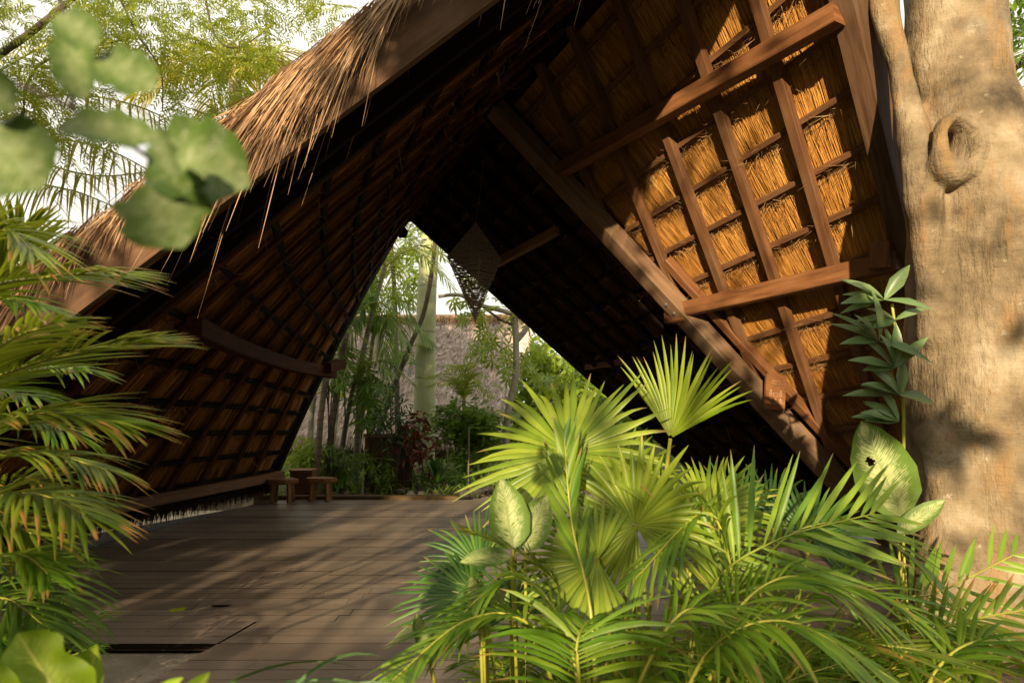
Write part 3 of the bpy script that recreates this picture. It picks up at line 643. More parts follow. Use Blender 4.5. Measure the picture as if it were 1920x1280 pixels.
# ------------------------------------------------------------------ big fig tree at the right
fig=thing('fig_tree','huge smooth barked tree with a knothole rising at the right in front of the hut','tree',P(1850,1240,Y=4.6)*V3(1,1,0)+V3(0,0,-.4))
def q(px,py,dy=0.): return P(px,py,Y=4.65+dy)
mb=MB()
def tub(pts,r,n=20,k=40):
    pts=poly(pts,k); r=np.interp(np.linspace(0,1,k),np.linspace(0,1,len(r)),r); rr=r; sweep(mb,pts,rr,n=n,up=V3(0,1,.01))
tub([q(1915,1400),q(1890,1150),q(1866,950),q(1862,700),q(1862,480),q(1835,330),q(1795,180),q(1788,0),q(1780,-250),q(1760,-700)],[.80,.66,.56,.545,.56,.48,.325,.305,.31,.28])
tub([q(1900,560),q(1950,400),q(2030,240,.1),q(2160,60,.2),q(2350,-300,.3)],[.42,.40,.33,.27,.22])
tub([q(1756,640,-.15),q(1735,400,-.22),q(1712,250,-.16),q(1682,120,-.1),q(1655,10,-.05),q(1650,-200,0)],[.10,.11,.11,.085,.10,.09],10)
tub([q(1790,1150,-.2),q(1780,900,-.25),q(1740,800,-.1)],[.25,.16,.1],12)
tub([q(2000,1300,-.3),q(1930,1000,-.3),q(1900,800,-.2)],[.3,.2,.1],12)
# knot lip
kc=q(1797,268,-.385); a=np.linspace(0,2*np.pi,25); ring=kc+np.stack([np.cos(a)*.115+np.sin(a)*.02,np.abs(np.sin(a))*.02-.0,np.sin(a)*.17-.0],1)
sweep(mb,ring,[.058+.040*max(0,-math.sin(x))+.014*math.sin(x*3+1) for x in a],n=10,up=V3(0,1,0),cap=False)
tr=mb.build('trunk',M['fig'],fig)
md=tr.modifiers.new('r','REMESH'); md.mode='VOXEL'; md.voxel_size=.022; md.use_smooth_shade=True
md=tr.modifiers.new('s','SMOOTH'); md.iterations=16; md.factor=.7
dg=bpy.context.evaluated_depsgraph_get(); me=bpy.data.meshes.new_from_object(tr.evaluated_get(dg)); tr.modifiers.clear(); old=tr.data; tr.data=me
kl=Vector(kc-np.array(fig.location)); fo=np.zeros(len(me.vertices)*3); me.vertices.foreach_get('co',fo); fo=fo.reshape(-1,3)
nn_=np.zeros_like(fo).ravel(); me.vertices.foreach_get('normal',nn_); nn_=nn_.reshape(-1,3)
for i in range(len(fo)):
    x,y_,z=fo[i]; d_=.045*mnoise.noise(Vector((x*2.2,y_*2.2,z*1.1)))+.012*mnoise.noise(Vector((x*9,y_*9,z*5)))
    k_=((x-kl.x)/.085)**2+((z-kl.z)/.13)**2
    if k_<1.2 and y_<kl.y+.25: fo[i,1]+=.16*(1-min(1,k_/1.2))**.5
    fo[i]+=nn_[i]*d_
me.vertices.foreach_set('co',fo.ravel()); me.update()
if not me.materials: me.materials.append(M['fig'])
for p_ in me.polygons: p_.use_smooth=True
# ------------------------------------------------------------------ leaf builders
def frond(mb,pts,n=34,ll=.3,hw=.011,up=UP,droop=.25,ang=55,roll=0.,lift=.15,r0=.008,leafmi=0,ribmi=1,prof='leaf',start=.18,jit=.07,nseg=5,fold=.35,shape=None):
    pts=np.asarray(pts,float); k=len(pts); pts=poly(pts,24); T=nz(np.gradient(pts,axis=0))
    upv=np.broadcast_to(up,pts.shape); S=nz(np.cross(T,upv)); Nn=nz(np.cross(S,T))
    if roll: S,Nn=S*math.cos(roll)+Nn*math.sin(roll),Nn*math.cos(roll)-S*math.sin(roll)
    sweep(mb,pts,np.interp(np.linspace(0,1,24),[0,.3,1],[r0*1.5,r0,r0*.3]),n=6,mi=ribmi,up=V3(.01,.02,1),cap=False)
    for sd in (-1,1):
        t=np.linspace(start,.985,n)+(RS.rand(n)-.5)*.6*(1-start)/n; t=np.clip(t,0,1); x=t*23; i=np.clip(x.astype(int),0,22); f=(x-i)[:,None]
        p=pts[i]*(1-f)+pts[i+1]*f; Ti=T[i]; Si=S[i]*sd; Ni=Nn[i]
        a=np.radians(ang*(1.15-.65*t)+RS.normal(size=n)*4)[:,None]
        d=Ti*np.cos(a)+Si*np.sin(a)+Ni*(lift+RS.normal(size=(n,1))*jit)
        tt=(t-start)/(1-start); L=ll*(np.interp(tt,[0,.15,.45,.8,1],[.55,.9,1,.72,.38]) if shape is None else np.interp(tt,*shape))*(.92+.16*RS.rand(n))
        s=nz(np.cross(Ni,d)); strips(mb,p,d,L,hw*(.85+.3*RS.rand(n)),S=s,droop=droop*(.7+.6*RS.rand(n)),nseg=nseg,prof=prof,fold=fold,mi=leafmi)
def fan(mb,hub,out,nv,R,n=38,spread=290,hw=None,join=.5,droop=.08,leafmi=0,ribmi=1,stalk=None,tipdrop=.06,asym=None,r0=.009,jit=.02):
    """palmate leaf: hub, main direction 'out', facing normal nv"""
    hub=np.asarray(hub,float); nv=nz(nv); out=nz(np.asarray(out,float)-nv*(np.dot(out,nv))); sd=np.cross(nv,out)
    a=np.radians(np.linspace(-spread/2,spread/2,n)); da=a[1]-a[0]; V=[];U=[]; ts=np.array([.03,.2,.38,join,join+.14,.8,.92,1.]); 
    for i,x in enumerate(a):
        Ri=R*(1-.22*(abs(x)/math.pi)**1.5)*(.88+.2*RS.rand()); td=tipdrop*(.3+2.2*RS.rand()**2); jn=nv*RS.normal()*jit; tw=RS.normal()*jit*.8
        xr=x+RS.normal()*.008
        if asym is not None: Ri*=asym(x)
        for t in ts:
            d=out*math.cos(xr)+sd*math.sin(xr)
            c=hub+d*Ri*t-UP*(droop*Ri*t**2+td*Ri*max(0,t-join)**2*5)+nv*(.10*Ri*t*t)+(jn*3+sd*tw*2)*Ri*max(0,t-join)
            ww=Ri*t*math.tan(da/2)*1.02 if t<=join else Ri*join*math.tan(da/2)*1.02*np.interp(t,[join,join+.14,.8,.92,1],[1,.93,.62,.33,.03])
            tang=-out*math.sin(xr)+sd*math.cos(xr); rn_=nv*ww*.45
            V+= [c-tang*ww-rn_,c+rn_,c+tang*ww-rn_]; rr=(i*.6180339)%1; U+=[(t,rr)]*3
    V=np.array(V); m_=len(ts); idx=np.arange(n*m_*3).reshape(n,m_,3); F=[np.stack([idx[:,:-1,j],idx[:,:-1,j+1],idx[:,1:,j+1],idx[:,1:,j]],-1).reshape(-1,4) for j in (0,1)]
    mb.add(V,np.concatenate(F),U,leafmi)
    if stalk is not None: sweep(mb,poly([stalk,(np.asarray(stalk)+hub)/2+nz(hub-np.asarray(stalk))*0+V3(0,0,.03),hub],10),[r0]*10,n=6,mi=ribmi,cap=False,up=V3(.1,.9,.1))
def broad(mb,base,tip,nv,hw,nu=14,nvv=8,cup=.25,bend=.1,hole=None,prof=None,wav=.0,mi=0):
    base=np.asarray(base,float);tip=np.asarray(tip,float); d=tip-base; L=np.linalg.norm(d); d=d/L; nv=nz(nv-d*(np.dot(nv,d))); s=np.cross(d,nv)
    t=np.linspace(0,1,nu); v=np.linspace(0,1,nvv)
    pr=np.interp(t,*(prof or ([0,.06,.2,.45,.7,.88,.96,1],[.02,.45,.86,1,.82,.45,.2,.01])))
    V=np.zeros((nu,nvv,3));U=np.zeros((nu,nvv,2))
    for i in range(nu):
        for j in range(nvv):
            x=v[j]*2-1; V[i,j]=base+d*L*t[i]+s*x*hw*pr[i]+nv*(cup*hw*(x*x)*pr[i]-bend*L*(t[i]**2)+wav*hw*math.sin(t[i]*19+x*2)*abs(x)*pr[i]); U[i,j]=(t[i],v[j])
    idx=np.arange(nu*nvv).reshape(nu,nvv); F=np.stack([idx[:-1,:-1],idx[:-1,1:],idx[1:,1:],idx[1:,:-1]],-1)
    if hole is not None:
        keep=np.ones(F.shape[:2],bool); 
        for i in range(nu-1):
            for j in range(nvv-1):
                a=((t[i]+t[i+1])/2-hole[0])/hole[2]; b_=((v[j]+v[j+1])/2-hole[1])/hole[3]
                if a*a+b_*b_<1+.25*math.sin(i*2.1+j): keep[i,j]=False
        F=F[keep]
    mb.add(V,F.reshape(-1,4),U,mi)
def R1(a,b_): return a+(b_-a)*RS.rand()
toC=lambda p: nz(CAMP-np.asarray(p))
# ------------------------------------------------------------------ right foreground plants
# 1 big fan palm
fpb=P(1180,1250,Y=3.5)*V3(1,1,0)+V3(0,0,-.3)
fp=thing('fan_palm','big bright green fan palm with large pleated leaves in the middle of the foreground','palm',fpb)
def fanleaf(parent,px,py,Yh,dirpx,R,spread=290,nv=None,mat='fan',n=38,join=.5,base=None,**k):
    h=P(px,py,Y=Yh); o_=P(px+dirpx[0],py+dirpx[1],Y=Yh+(dirpx[2] if len(dirpx)>2 else 0))-h
    mb=MB(); fan(mb,h,o_,nv if nv is not None else toC(h)+V3(0,0,.35),R,n=n,spread=spread,join=join,stalk=base if base is not None else np.array(parent.location)+V3(0,0,.05),**k)
    return mb.build('leaf',[M[mat],M['rachis']],parent)
fanleaf(fp,1065,848,3.15,(-25,-100,.3),.54,300,nv=V3(-.40,-.85,.75),n=42,jit=.04)
fanleaf(fp,1257,822,3.3,(26,-100,.0),.52,92,nv=V3(-.75,-1,.1),n=22,join=.5,tipdrop=.02)
fanleaf(fp,1192,985,2.9,(-30,-100,.2),.42,330,nv=V3(-.35,-1,.15),n=42,jit=.03)
fanleaf(fp,1290,1010,3.1,(80,-60,.4),.45,250,nv=V3(.2,-.8,.9),n=34)
fanleaf(fp,1120,1050,2.8,(-90,-10,0),.38,240,nv=V3(-.3,-.9,.7),n=32)
fanleaf(fp,1165,905,3.7,(10,-100,.2),.44,230,nv=V3(.35,-.9,.5),n=34,jit=.04)
fanleaf(fp,1330,960,3.6,(50,-90,.2),.40,200,nv=V3(-.3,-.9,.6),n=30,jit=.04)
# dark fan palm reaching over the deck
dfb=P(960,1240,Y=3.2)*V3(1,1,0)+V3(0,0,-.3)
dfp=thing('fan_palm','low dark green fan palm spreading its blades left over the deck edge','palm',dfb)
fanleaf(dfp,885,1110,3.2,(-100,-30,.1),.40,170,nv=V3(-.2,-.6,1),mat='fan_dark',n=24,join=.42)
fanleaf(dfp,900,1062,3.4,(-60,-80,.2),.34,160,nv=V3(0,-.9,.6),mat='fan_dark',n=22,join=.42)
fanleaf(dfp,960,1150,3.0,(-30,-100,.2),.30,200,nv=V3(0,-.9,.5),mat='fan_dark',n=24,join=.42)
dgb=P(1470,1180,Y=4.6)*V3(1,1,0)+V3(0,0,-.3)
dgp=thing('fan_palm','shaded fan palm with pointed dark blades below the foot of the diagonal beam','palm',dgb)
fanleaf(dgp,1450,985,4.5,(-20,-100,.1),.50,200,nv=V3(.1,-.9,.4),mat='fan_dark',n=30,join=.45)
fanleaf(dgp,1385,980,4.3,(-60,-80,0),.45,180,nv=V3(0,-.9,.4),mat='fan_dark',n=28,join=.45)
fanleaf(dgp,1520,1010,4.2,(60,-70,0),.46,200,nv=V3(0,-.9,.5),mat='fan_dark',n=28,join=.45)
# areca palms : hero fronds given as picture curves with distances
def afrond(parent,cv,ll,hw=.011,n=26,droop=.22,ang=58,up=None,lift=.12,mat='areca',start=.2,roll=0.,r0=.007,**k):
    pts=[P(x,y_,Y=d) for x,y_,d in cv]; mb=MB()
    frond(mb,pts,n=n,ll=ll,hw=hw,up=UP if up is None else up,droop=droop,ang=ang,lift=lift,start=start,roll=roll,r0=r0,**k)
    return mb.build('frond',[M[mat],M['rachis']],parent)
def rfrond(parent,base,az,el,L,ll,hw=.010,n=24,mat='areca',arch=.5,**k):
    base=np.asarray(base,float); h=V3(math.cos(az),math.sin(az),0)
    p1=base+h*L*.45*math.cos(el)+UP*L*.55*math.sin(el); p2=base+h*L*.95*math.cos(el*.7)+UP*(L*math.sin(el)*.95-arch*L*.5)
    mb=MB(); frond(mb,[base,p1,p2],n=n,ll=ll,hw=hw,**k); return mb.build('frond',[M[mat],M['rachis']],parent)
a1=thing('areca_palm','lush bright green areca palm filling the bottom centre of the foreground','palm',P(1080,1330,Y=2.4)*V3(1,1,0)+V3(0,0,-.3))
afrond(a1,[(1095,1500,2.5),(1088,1300,2.35),(1082,1205,2.3),(1100,1165,2.5)],.46,.0105,22,.42,80,lift=.35,start=.25)
afrond(a1,[(1060,1400,2.5),(1000,1180,2.4),(880,1160,2.3),(735,1275,2.1)],.26,.0095,26,.25,52,start=.3)
afrond(a1,[(1120,1400,2.5),(1108,1150,2.6),(1072,980,2.7),(1058,820,2.8)],.26,.012,15,.05,32,lift=.1,start=.45)
afrond(a1,[(1100,1400,2.4),(1060,1180,2.5),(960,1080,2.5),(830,1190,2.3)],.24,.009,24,.4,50,start=.3)
afrond(a1,[(1150,1400,2.3),(1250,1180,2.3),(1330,1150,2.3),(1440,1290,2.2)],.30,.010,26,.35,55,start=.25)
afrond(a1,[(1110,1400,2.6),(1090,1180,2.8),(1010,1060,2.8),(870,990,2.7)],.20,.010,22,.15,45,start=.45,mat='areca_burnt')
a2=thing('areca_palm','tall areca palm with upright yellow green leaflets right of the fan palm','palm',P(1400,1330,Y=2.9)*V3(1,1,0)+V3(0,0,-.3))
afrond(a2,[(1280,1330,3.0),(1330,1110,2.9),(1450,1015,2.85),(1640,962,2.8)],.46,.0125,17,.03,62,up=V3(.1,-.8,.6),lift=.05,start=.25,roll=0)
afrond(a2,[(1300,1350,3.2),(1440,1040,3.1),(1610,985,3.1),(1790,1120,3.0)],.40,.0125,24,.35,62,start=.3)
afrond(a2,[(1250,1400,2.3),(1330,1220,2.3),(1480,1165,2.2),(1700,1290,2.1)],.42,.0115,30,.40,66,start=.12)
afrond(a2,[(1350,1350,2.9),(1380,1150,2.9),(1330,960,2.9),(1195,1080,2.7)],.34,.0115,22,.42,50,start=.3)
afrond(a2,[(1370,1350,2.9),(1500,1130,2.8),(1640,1110,2.7),(1830,1260,2.5)],.38,.011,26,.30,60,start=.2,mat='areca')
afrond(a2,[(1330,1400,2.5),(1360,1180,2.5),(1480,1080,2.5),(1640,1150,2.4)],.36,.0105,26,.38,60,start=.15)
afrond(a2,[(1400,1400,2.6),(1520,1220,2.5),(1660,1210,2.4),(1880,1250,2.4)],.32,.011,24,.18,50,start=.2,mat='areca_burnt')
afrond(a2,[(1290,1400,3.3),(1290,1080,3.4),(1240,930,3.4),(1130,860,3.3)],.30,.011,18,.2,45,start=.4)
a3=thing('areca_palm','areca palm with burnt frond tips at the foot of the big tree trunk','palm',P(1800,1330,Y=2.7)*V3(1,1,0)+V3(0,0,-.3))
afrond(a3,[(1560,1300,3.3),(1680,1135,3.3),(1760,1110,3.3),(1900,1040,3.3)],.34,.0125,14,.1,64,up=V3(0,-.8,.6),lift=.1,start=.2)
afrond(a3,[(1640,1300,2.9),(1720,1200,2.8),(1830,1160,2.7),(2000,1130,2.6)],.24,.010,22,.10,55,up=V3(0,-.6,.8),start=.2,mat='areca_burnt')
afrond(a3,[(1700,1400,2.4),(1760,1250,2.4),(1860,1200,2.4),(2020,1260,2.4)],.30,.0105,22,.3,55,start=.15,mat='areca')
afrond(a3,[(1980,1400,2.5),(1930,1250,2.5),(1850,1230,2.5),(1700,1330,2.4)],.30,.0105,22,.35,55,start=.15,mat='areca')
# filler fronds
fill=[(a1,(1000,1330,2.9),16,.75),(a1,(900,1360,2.6),10,.6),(a2,(1300,1400,2.5),14,.7),(a2,(1600,1400,2.5),14,.75),(a1,(1130,1330,3.3),16,.9),(a2,(1500,1300,3.8),16,.95),(a1,(1150,1230,3.7),16,.8),(a2,(1330,1230,3.7),14,.8),(a1,(1000,1260,3.3),12,.6),(a2,(1640,1250,3.9),12,.8),(a1,(1060,1500,2.0),12,.62),(a2,(1250,1500,2.0),12,.65),(a2,(1450,1500,2.1),12,.65),(a3,(1700,1480,2.2),12,.65),(a3,(1880,1400,2.5),10,.7),(a2,(1400,1330,3.1),20,.85),(a2,(1560,1300,3.2),12,.8),(a1,(1200,1330,2.9),14,.8),(a3,(1850,1330,3.3),12,.75)]
for pr_,(x,y_,d),n_,L in fill:
    b0=P(x,y_,Y=d); b0[2]=-.28
    for i in range(n_):
        az=i/n_*6.283+RS.rand()*.4; 
        rfrond(pr_,b0+V3(RS.normal()*.12,RS.normal()*.12,0),az,D2R(R1(35,72)),L*R1(.75,1.25),R1(.24,.36),.0105,18,mat='areca' if RS.rand()<.8 else 'areca_burnt',arch=R1(.3,.6),droop=R1(.15,.4),ang=R1(48,62),nseg=4)
# dumb canes
def dcane(label,leaves,base):
    t=thing('dumb_cane',label,'plant',base,'variegated dumb canes among the palms'); mbs=MB()
    for (bx_,by,tx,ty,d,hw,nv,kw) in leaves:
        b0=P(bx_,by,Y=d); t0=P(tx,ty,Y=d-.03); mb=MB(); broad(mb,b0,t0,nv,hw,nu=kw.get('nu',22),nvv=kw.get('nv',12),hole=kw.get('hole'),cup=kw.get('cup',.3),bend=kw.get('bend',.05))
        mb.build('leaf',M['dumb'],t); sweep(mbs,poly([base+V3(0,0,.02),(base+b0)/2+V3(.02,0,0),b0],8),.007,n=6,cap=False)
    mbs.build('stalk',M['rachis'],t); return t
F_=V3(-.2,-1,.25)
dcane('dumb cane with two upright cream speckled leaves in front of the deck',[(962,1030,941,897,2.75,.085,V3(.25,-1,.2),{}),(985,1030,1025,928,2.8,.075,V3(-.4,-1,.1),{}),(958,1045,862,1050,2.7,.05,V3(0,-.7,1),{})],P(965,1180,Y=2.8)*V3(1,1,0)+V3(0,0,-.3))
dcane('dumb cane with a large holed leaf leaning against the big tree trunk',[(1690,968,1618,790,4.05,.175,V3(-.35,-1,.2),dict(hole=(.60,.36,.045,.075),nu=44,nv=30,cup=.2,bend=.05)),(1682,1000,1772,935,4.0,.06,V3(.1,-.7,.7),{})],P(1690,1120,Y=4.1)*V3(1,1,0)+V3(0,0,-.3))
dcane('small pale dumb cane low at the left edge of the green palms',[(905,1150,882,1080,2.6,.05,V3(-.3,-1,.4),{}),(912,1160,950,1100,2.6,.05,V3(.2,-1,.4),{}),(900,1165,850,1150,2.5,.045,V3(0,-.6,1),{}),(800,1215,780,1150,2.3,.028,V3(-.2,-1,.2),{})],P(900,1230,Y=2.6)*V3(1,1,0)+V3(0,0,-.3))
# grey-green plant growing against the trunk
ag=thing('leafy_shrub','slender grey green plant with whorls of long leaves climbing beside the trunk','plant',P(1690,1050,Y=4.15)*V3(1,1,0)+V3(0,0,-.3))
mb=MB(); st=poly([P(1692,1150,Y=4.2),P(1695,850,Y=4.15),P(1690,700,Y=4.1),P(1672,570,Y=4.1)],16); sweep(mb,st,.009,n=6); mb.build('stem',M['rachis'],ag)
mb=MB()
for (cx,cy,n_,s) in ((1672,562,8,1.),(1662,640,8,1.1),(1690,690,7,1.1),(1700,740,7,1.1),(1692,600,5,.8),(1700,790,6,1.)):
    c=P(cx-14,cy,Y=4.05)
    for i in range(n_):
        a=R1(-.2,1)*math.pi if i%2 else R1(.55,1.15)*math.pi; d=V3(math.cos(a),R1(-.6,.2),math.sin(a)*.8+.15); d=nz(d); L=R1(.20,.30)*s
        broad(mb,c,c+d*L,V3(.1,-1,.9),.040*s*R1(.7,1.15),nu=9,nvv=5,bend=.25,cup=.3,prof=([0,.15,.5,.8,1],[.05,.5,1,.6,.02]))
mb.build('foliage',M['grey'],ag)
# ------------------------------------------------------------------ left foreground
la=thing('areca_palm','areca palm with brown burnt leaf tips hanging in from the left edge','palm',P(-330,1250,Y=2.2)*V3(1,1,0)+V3(0,0,-.3))
lb=[(-260,900,2.2)]
LFr=[([(-300,760,2.3),(-60,560,2.2),(90,520,2.1),(215,512,2.0)],.36,.0100,26,.22,36,'areca_burnt'),
 ([(-330,860,2.3),(-60,730,2.2),(120,665,2.1),(270,640,2.0)],.38,.0105,28,.14,36,'areca_burnt'),
 ([(-330,900,2.2),(-80,815,2.0),(80,775,1.95),(215,790,1.9)],.38,.0110,28,.24,38,'areca_burnt'),
 ([(-300,1050,2.2),(-60,950,2.1),(60,925,2.0),(160,965,1.9)],.34,.0105,24,.32,42,'areca_burnt'),
 ([(-300,1120,2.2),(-80,900,2.3),(60,850,2.3),(200,880,2.2)],.34,.010,24,.36,42,'areca_burnt'),
 ([(-260,1000,2.4),(-80,660,2.5),(0,520,2.5),(40,430,2.4)],.36,.0110,24,.12,32,'areca_burnt'),
 ([(-250,1000,2.0),(-90,740,1.9),(0,650,1.8),(110,600,1.7)],.30,.009,24,.26,40,'areca_burnt'),
 ([(-300,1200,2.2),(-100,1080,2.1),(30,1040,2.0),(90,1075,1.9)],.22,.010,22,.30,42,'areca'),
 ([(-260,1000,2.6),(-60,780,2.7),(40,700,2.7),(150,690,2.6)],.36,.0105,26,.30,42,'areca'),
 ([(-260,1100,2.6),(-60,860,2.8),(30,790,2.8),(130,810,2.7)],.36,.0105,26,.34,44,'areca'),
 ([(-260,1200,2.6),(-60,980,2.7),(40,900,2.7),(140,930,2.6)],.36,.0105,26,.34,44,'areca_burnt'),
 ([(-260,700,2.0),(-100,480,2.0),(0,430,2.0),(60,470,1.9)],.28,.0095,22,.26,40,'areca_burnt'),
 ([(-260,900,2.4),(-160,640,2.4),(-60,560,2.4),(70,570,2.3)],.36,.0105,26,.3,44,'areca'),
 ([(-260,1250,2.3),(-160,1040,2.3),(-60,960,2.3),(60,1000,2.2)],.36,.0105,26,.3,44,'areca_burnt'),
 ([(-260,1050,2.5),(-160,840,2.5),(-60,740,2.5),(60,740,2.4)],.36,.0105,26,.3,44,'areca')]
for cv,ll,hw,n_,dr,an,mt in LFr: afrond(la,cv,ll,hw*.86,int(n_*1.3),dr,an,mat=mt,start=.22,lift=.10)
lbk=thing('areca_palm','dark low areca palm behind the burnt palm at the lower left','palm',P(-190,1150,Y=3.2)*V3(1,1,0)+V3(0,0,-.3))
for i in range(22):
    b0=np.array(lbk.location)+V3(RS.normal()*.15-.25,RS.normal()*.15,0); rfrond(lbk,b0,R1(-1.2,1.6),D2R(R1(25,75)),R1(.8,1.5),R1(.26,.36),.011,18,mat='shrub',arch=R1(.3,.6),droop=R1(.2,.4),nseg=4)
for cv in ([(-300,1250,2.5),(-100,1090,2.4),(30,1060,2.4),(130,1130,2.3)],[(-300,1300,2.4),(-120,1150,2.3),(0,1120,2.2),(80,1170,2.1)],[(-300,1180,2.7),(-120,1000,2.7),(10,980,2.7),(110,1030,2.6)],[(-300,1350,2.3),(-120,1230,2.2),(-20,1190,2.2),(60,1240,2.1)]):
    afrond(lbk,cv,.36,.009,30,.4,46,mat='shrub',start=.2)
# veined leaf at the bottom left
vb=thing('croton_plant','bright yellow green veined broad leaf plant at the bottom left corner','plant',P(60,1500,Y=1.1)*V3(1,1,0)+V3(0,0,-.3))
def bl(px0,py0,px1,py1,d,hw,nv,mat='veined',**k):
    mb=MB(); broad(mb,P(px0,py0,Y=d),P(px1,py1,Y=d-.02),nv,hw,nu=20,nvv=12,wav=.10,**k); mb.build('leaf',M[mat],vb)
lob=([0,.1,.3,.45,.6,.75,.9,1],[.15,.7,1.,.85,.62,.8,.5,.02])
bl(140,1350,30,1188,1.15,.062,V3(.3,-1,.5),prof=lob); bl(150,1400,165,1215,1.2,.05,V3(-.3,-1,.6),prof=lob); bl(-20,1420,-60,1230,1.1,.07,V3(.3,-1,.5))
bl(300,1400,380,1262,1.2,.03,V3(0,-1,1)); bl(220,1380,330,1268,1.25,.025,V3(0,-1,1))
mb=MB(); sweep(mb,poly([np.array(vb.location),P(120,1450,Y=1.15)],5),.008,n=6); mb.build('stalk',M['rachis'],vb)
# grass tuft at the bottom centre
gt=MB(); n=26; b0=P(440,1340,Y=1.75)
pts=b0+RS.normal(size=(n,3))*V3(.05,.05,.02); d=nz(V3(.9,.0,.55)+RS.normal(size=(n,3))*V3(.32,.15,.18)); strips(gt,pts,d,.30+.25*RS.rand(n),.0035+.002*RS.rand(n),nseg=7,prof='leaf',fold=.3,droop=.45)
tag(gt.build('grass_tuft',M['bluegreen']),'thin blurred grass tuft at the bottom centre of the deck','grass')
# blurred twig hanging in front, upper left
bt=thing('hanging_branch','out of focus leafy twig hanging in the upper left close to the camera','branch',P(-250,150,Y=.62))
Yb=.62
mb=MB(); 
for cv in ([(-300,100),(-60,130),(130,200),(300,310)],[(90,-60),(125,50),(135,200)],[(-200,200),(-60,250),(0,290)]):
    sweep(mb,poly([P(x,y_,Y=Yb) for x,y_ in cv],12),.0022,n=6)
mb.build('twig',M['twig'],bt)
rnd_=([0,.08,.25,.5,.75,.9,1],[.1,.6,.95,1,.95,.65,.05])
for i,(x0,y0,x1,y1,hw,nv) in enumerate(((130,60,150,180,.020,V3(.1,-1,.3)),(285,290,455,330,.042,V3(0,-1,.25)),(300,330,330,460,.042,V3(-.1,-1,.1)),(118,235,285,250,.020,V3(0,-1,.5)),(180,110,280,150,.024,V3(.2,-1,.4)),(108,30,175,75,.018,V3(.1,-1,.4)),(-30,240,70,350,.036,V3(.1,-1,.3)),(-60,140,20,200,.02,V3(0,-1,.3)),(290,240,330,330,.014,V3(-.8,-1,.3)))):
    mb=MB(); broad(mb,P(x0,y0,Y=Yb-.01*i),P(x1,y1,Y=Yb-.01*i-.01),nv,hw,nu=12,nvv=9,cup=R1(.1,.5),bend=R1(.05,.25),prof=rnd_,wav=.22); mb.build('leaf',M['blurleaf'],bt)
# ------------------------------------------------------------------ garden beyond the hut
def trunk_thing(name,label,cat,cv,Yd,w_px,mat,group=None,crown=None):
    pts=[P(x,y_,Y=Yd) for x,y_ in cv]; base=pts[-1]; base=base*V3(1,1,0)+V3(0,0,-.2)
    t=thing(name,label,cat,base,group); ctrl=pts[::-1]; r=w_px/1280*Yd/2
    ctrl=[base]+ctrl; mb=MB(); k=24; sweep(mb,poly(ctrl,k),np.linspace(r*1.25,r*.9,k),n=12,rough=.04,up=V3(.02,1,.01)); mb.build('trunk',M[mat],t); return t,ctrl[-1]
def palm_crown(t,top,n,L,ll,hw,mat,down=.5,azs=None,nl=22,el=(10,60)):
    for i in range(n):
        az=(i/n*6.283+RS.rand()*.5) if azs is None else azs[i]
        rfrond(t,top,az,D2R(R1(*el)),L*R1(.8,1.15),ll,hw,nl,mat=mat,arch=down*R1(.8,1.5),droop=.35,start=.12,nseg=3,r0=.012,fold=.25)
t,tp=trunk_thing('royal_palm','thick smooth pale green royal palm trunk standing in the centre of the opening','palm',[(812,330),(806,460),(800,560),(797,700),(795,800),(793,930)],15.5,36,'royal')
top=tp+V3(.05,0,3.2); mb=MB(); sweep(mb,[tp,tp+V3(.02,0,1.6),top],[.2,.2,.08],n=12); mb.build('crownshaft',M['shrub_lt'],t); palm_crown(t,top,9,2.6,.55,.02,'coco',.7)
t,tp=trunk_thing('leaning_trunk','dark slim curved trunk leaning across the pale royal palm','tree',[(817,430),(811,500),(795,585),(768,650),(742,715),(722,770),(700,850),(688,930)],14.6,9,'twig')
mb=MB(); n=300; tc=tp+RS.normal(size=(n,3))*V3(.7,.7,.5)+V3(0,0,.6); strips(mb,tc,RS.normal(size=(n,3))+V3(0,0,-.4),.16,.028,nseg=3,prof='leaf'); mb.build('crown',M['shrub'],t)
t,tp=trunk_thing('ringed_palm','slender grey ringed palm trunk bending left of the royal palm','palm',[(722,500),(706,555),(690,620),(676,690),(672,780),(668,860),(664,932)],13.2,10,'ring_palm',group='slender palm trunks behind the hut')
palm_crown(t,tp,8,1.7,.5,.016,'shrub_lt',.8)
t,tp=trunk_thing('brown_palm','brown palm trunk rising beside the far edge of the roof','palm',[(655,600),(640,680),(628,760),(615,860),(610,930)],12.6,11,'brown_palm',group='slender palm trunks behind the hut'); palm_crown(t,tp,7,1.2,.4,.016,'shrub',.9)
t,tp=trunk_thing('brown_palm','brown palm trunk nearest the stools','palm',[(618,650),(608,730),(600,800),(592,930)],12.2,11,'brown_palm',group='slender palm trunks behind the hut'); palm_crown(t,tp,6,1.,.36,.016,'shrub',.9)
t,tp=trunk_thing('brown_palm','thin dark palm trunk slanting between the brown one and the ringed one','palm',[(668,700),(653,770),(640,850),(633,930)],13,9,'brown_palm',group='slender palm trunks behind the hut'); palm_crown(t,tp,6,1.1,.36,.016,'shrub',.9)
t,tp=trunk_thing('pale_palm','pale straight palm trunk in the gap by the left post','palm',[(590,740),(583,800),(581,930)],13.6,10,'pale_bark',group='slender palm trunks behind the hut'); palm_crown(t,tp,6,1.3,.4,.016,'shrub_lt',.9)
t,tp=trunk_thing('pale_palm','pale thin trunk leaning right below the drooping palm head','palm',[(752,682),(735,722),(717,754),(690,830),(680,930)],15,7,'pale_bark',group='slender palm trunks behind the hut'); palm_crown(t,tp,4,.9,.3,.014,'shrub',.9)
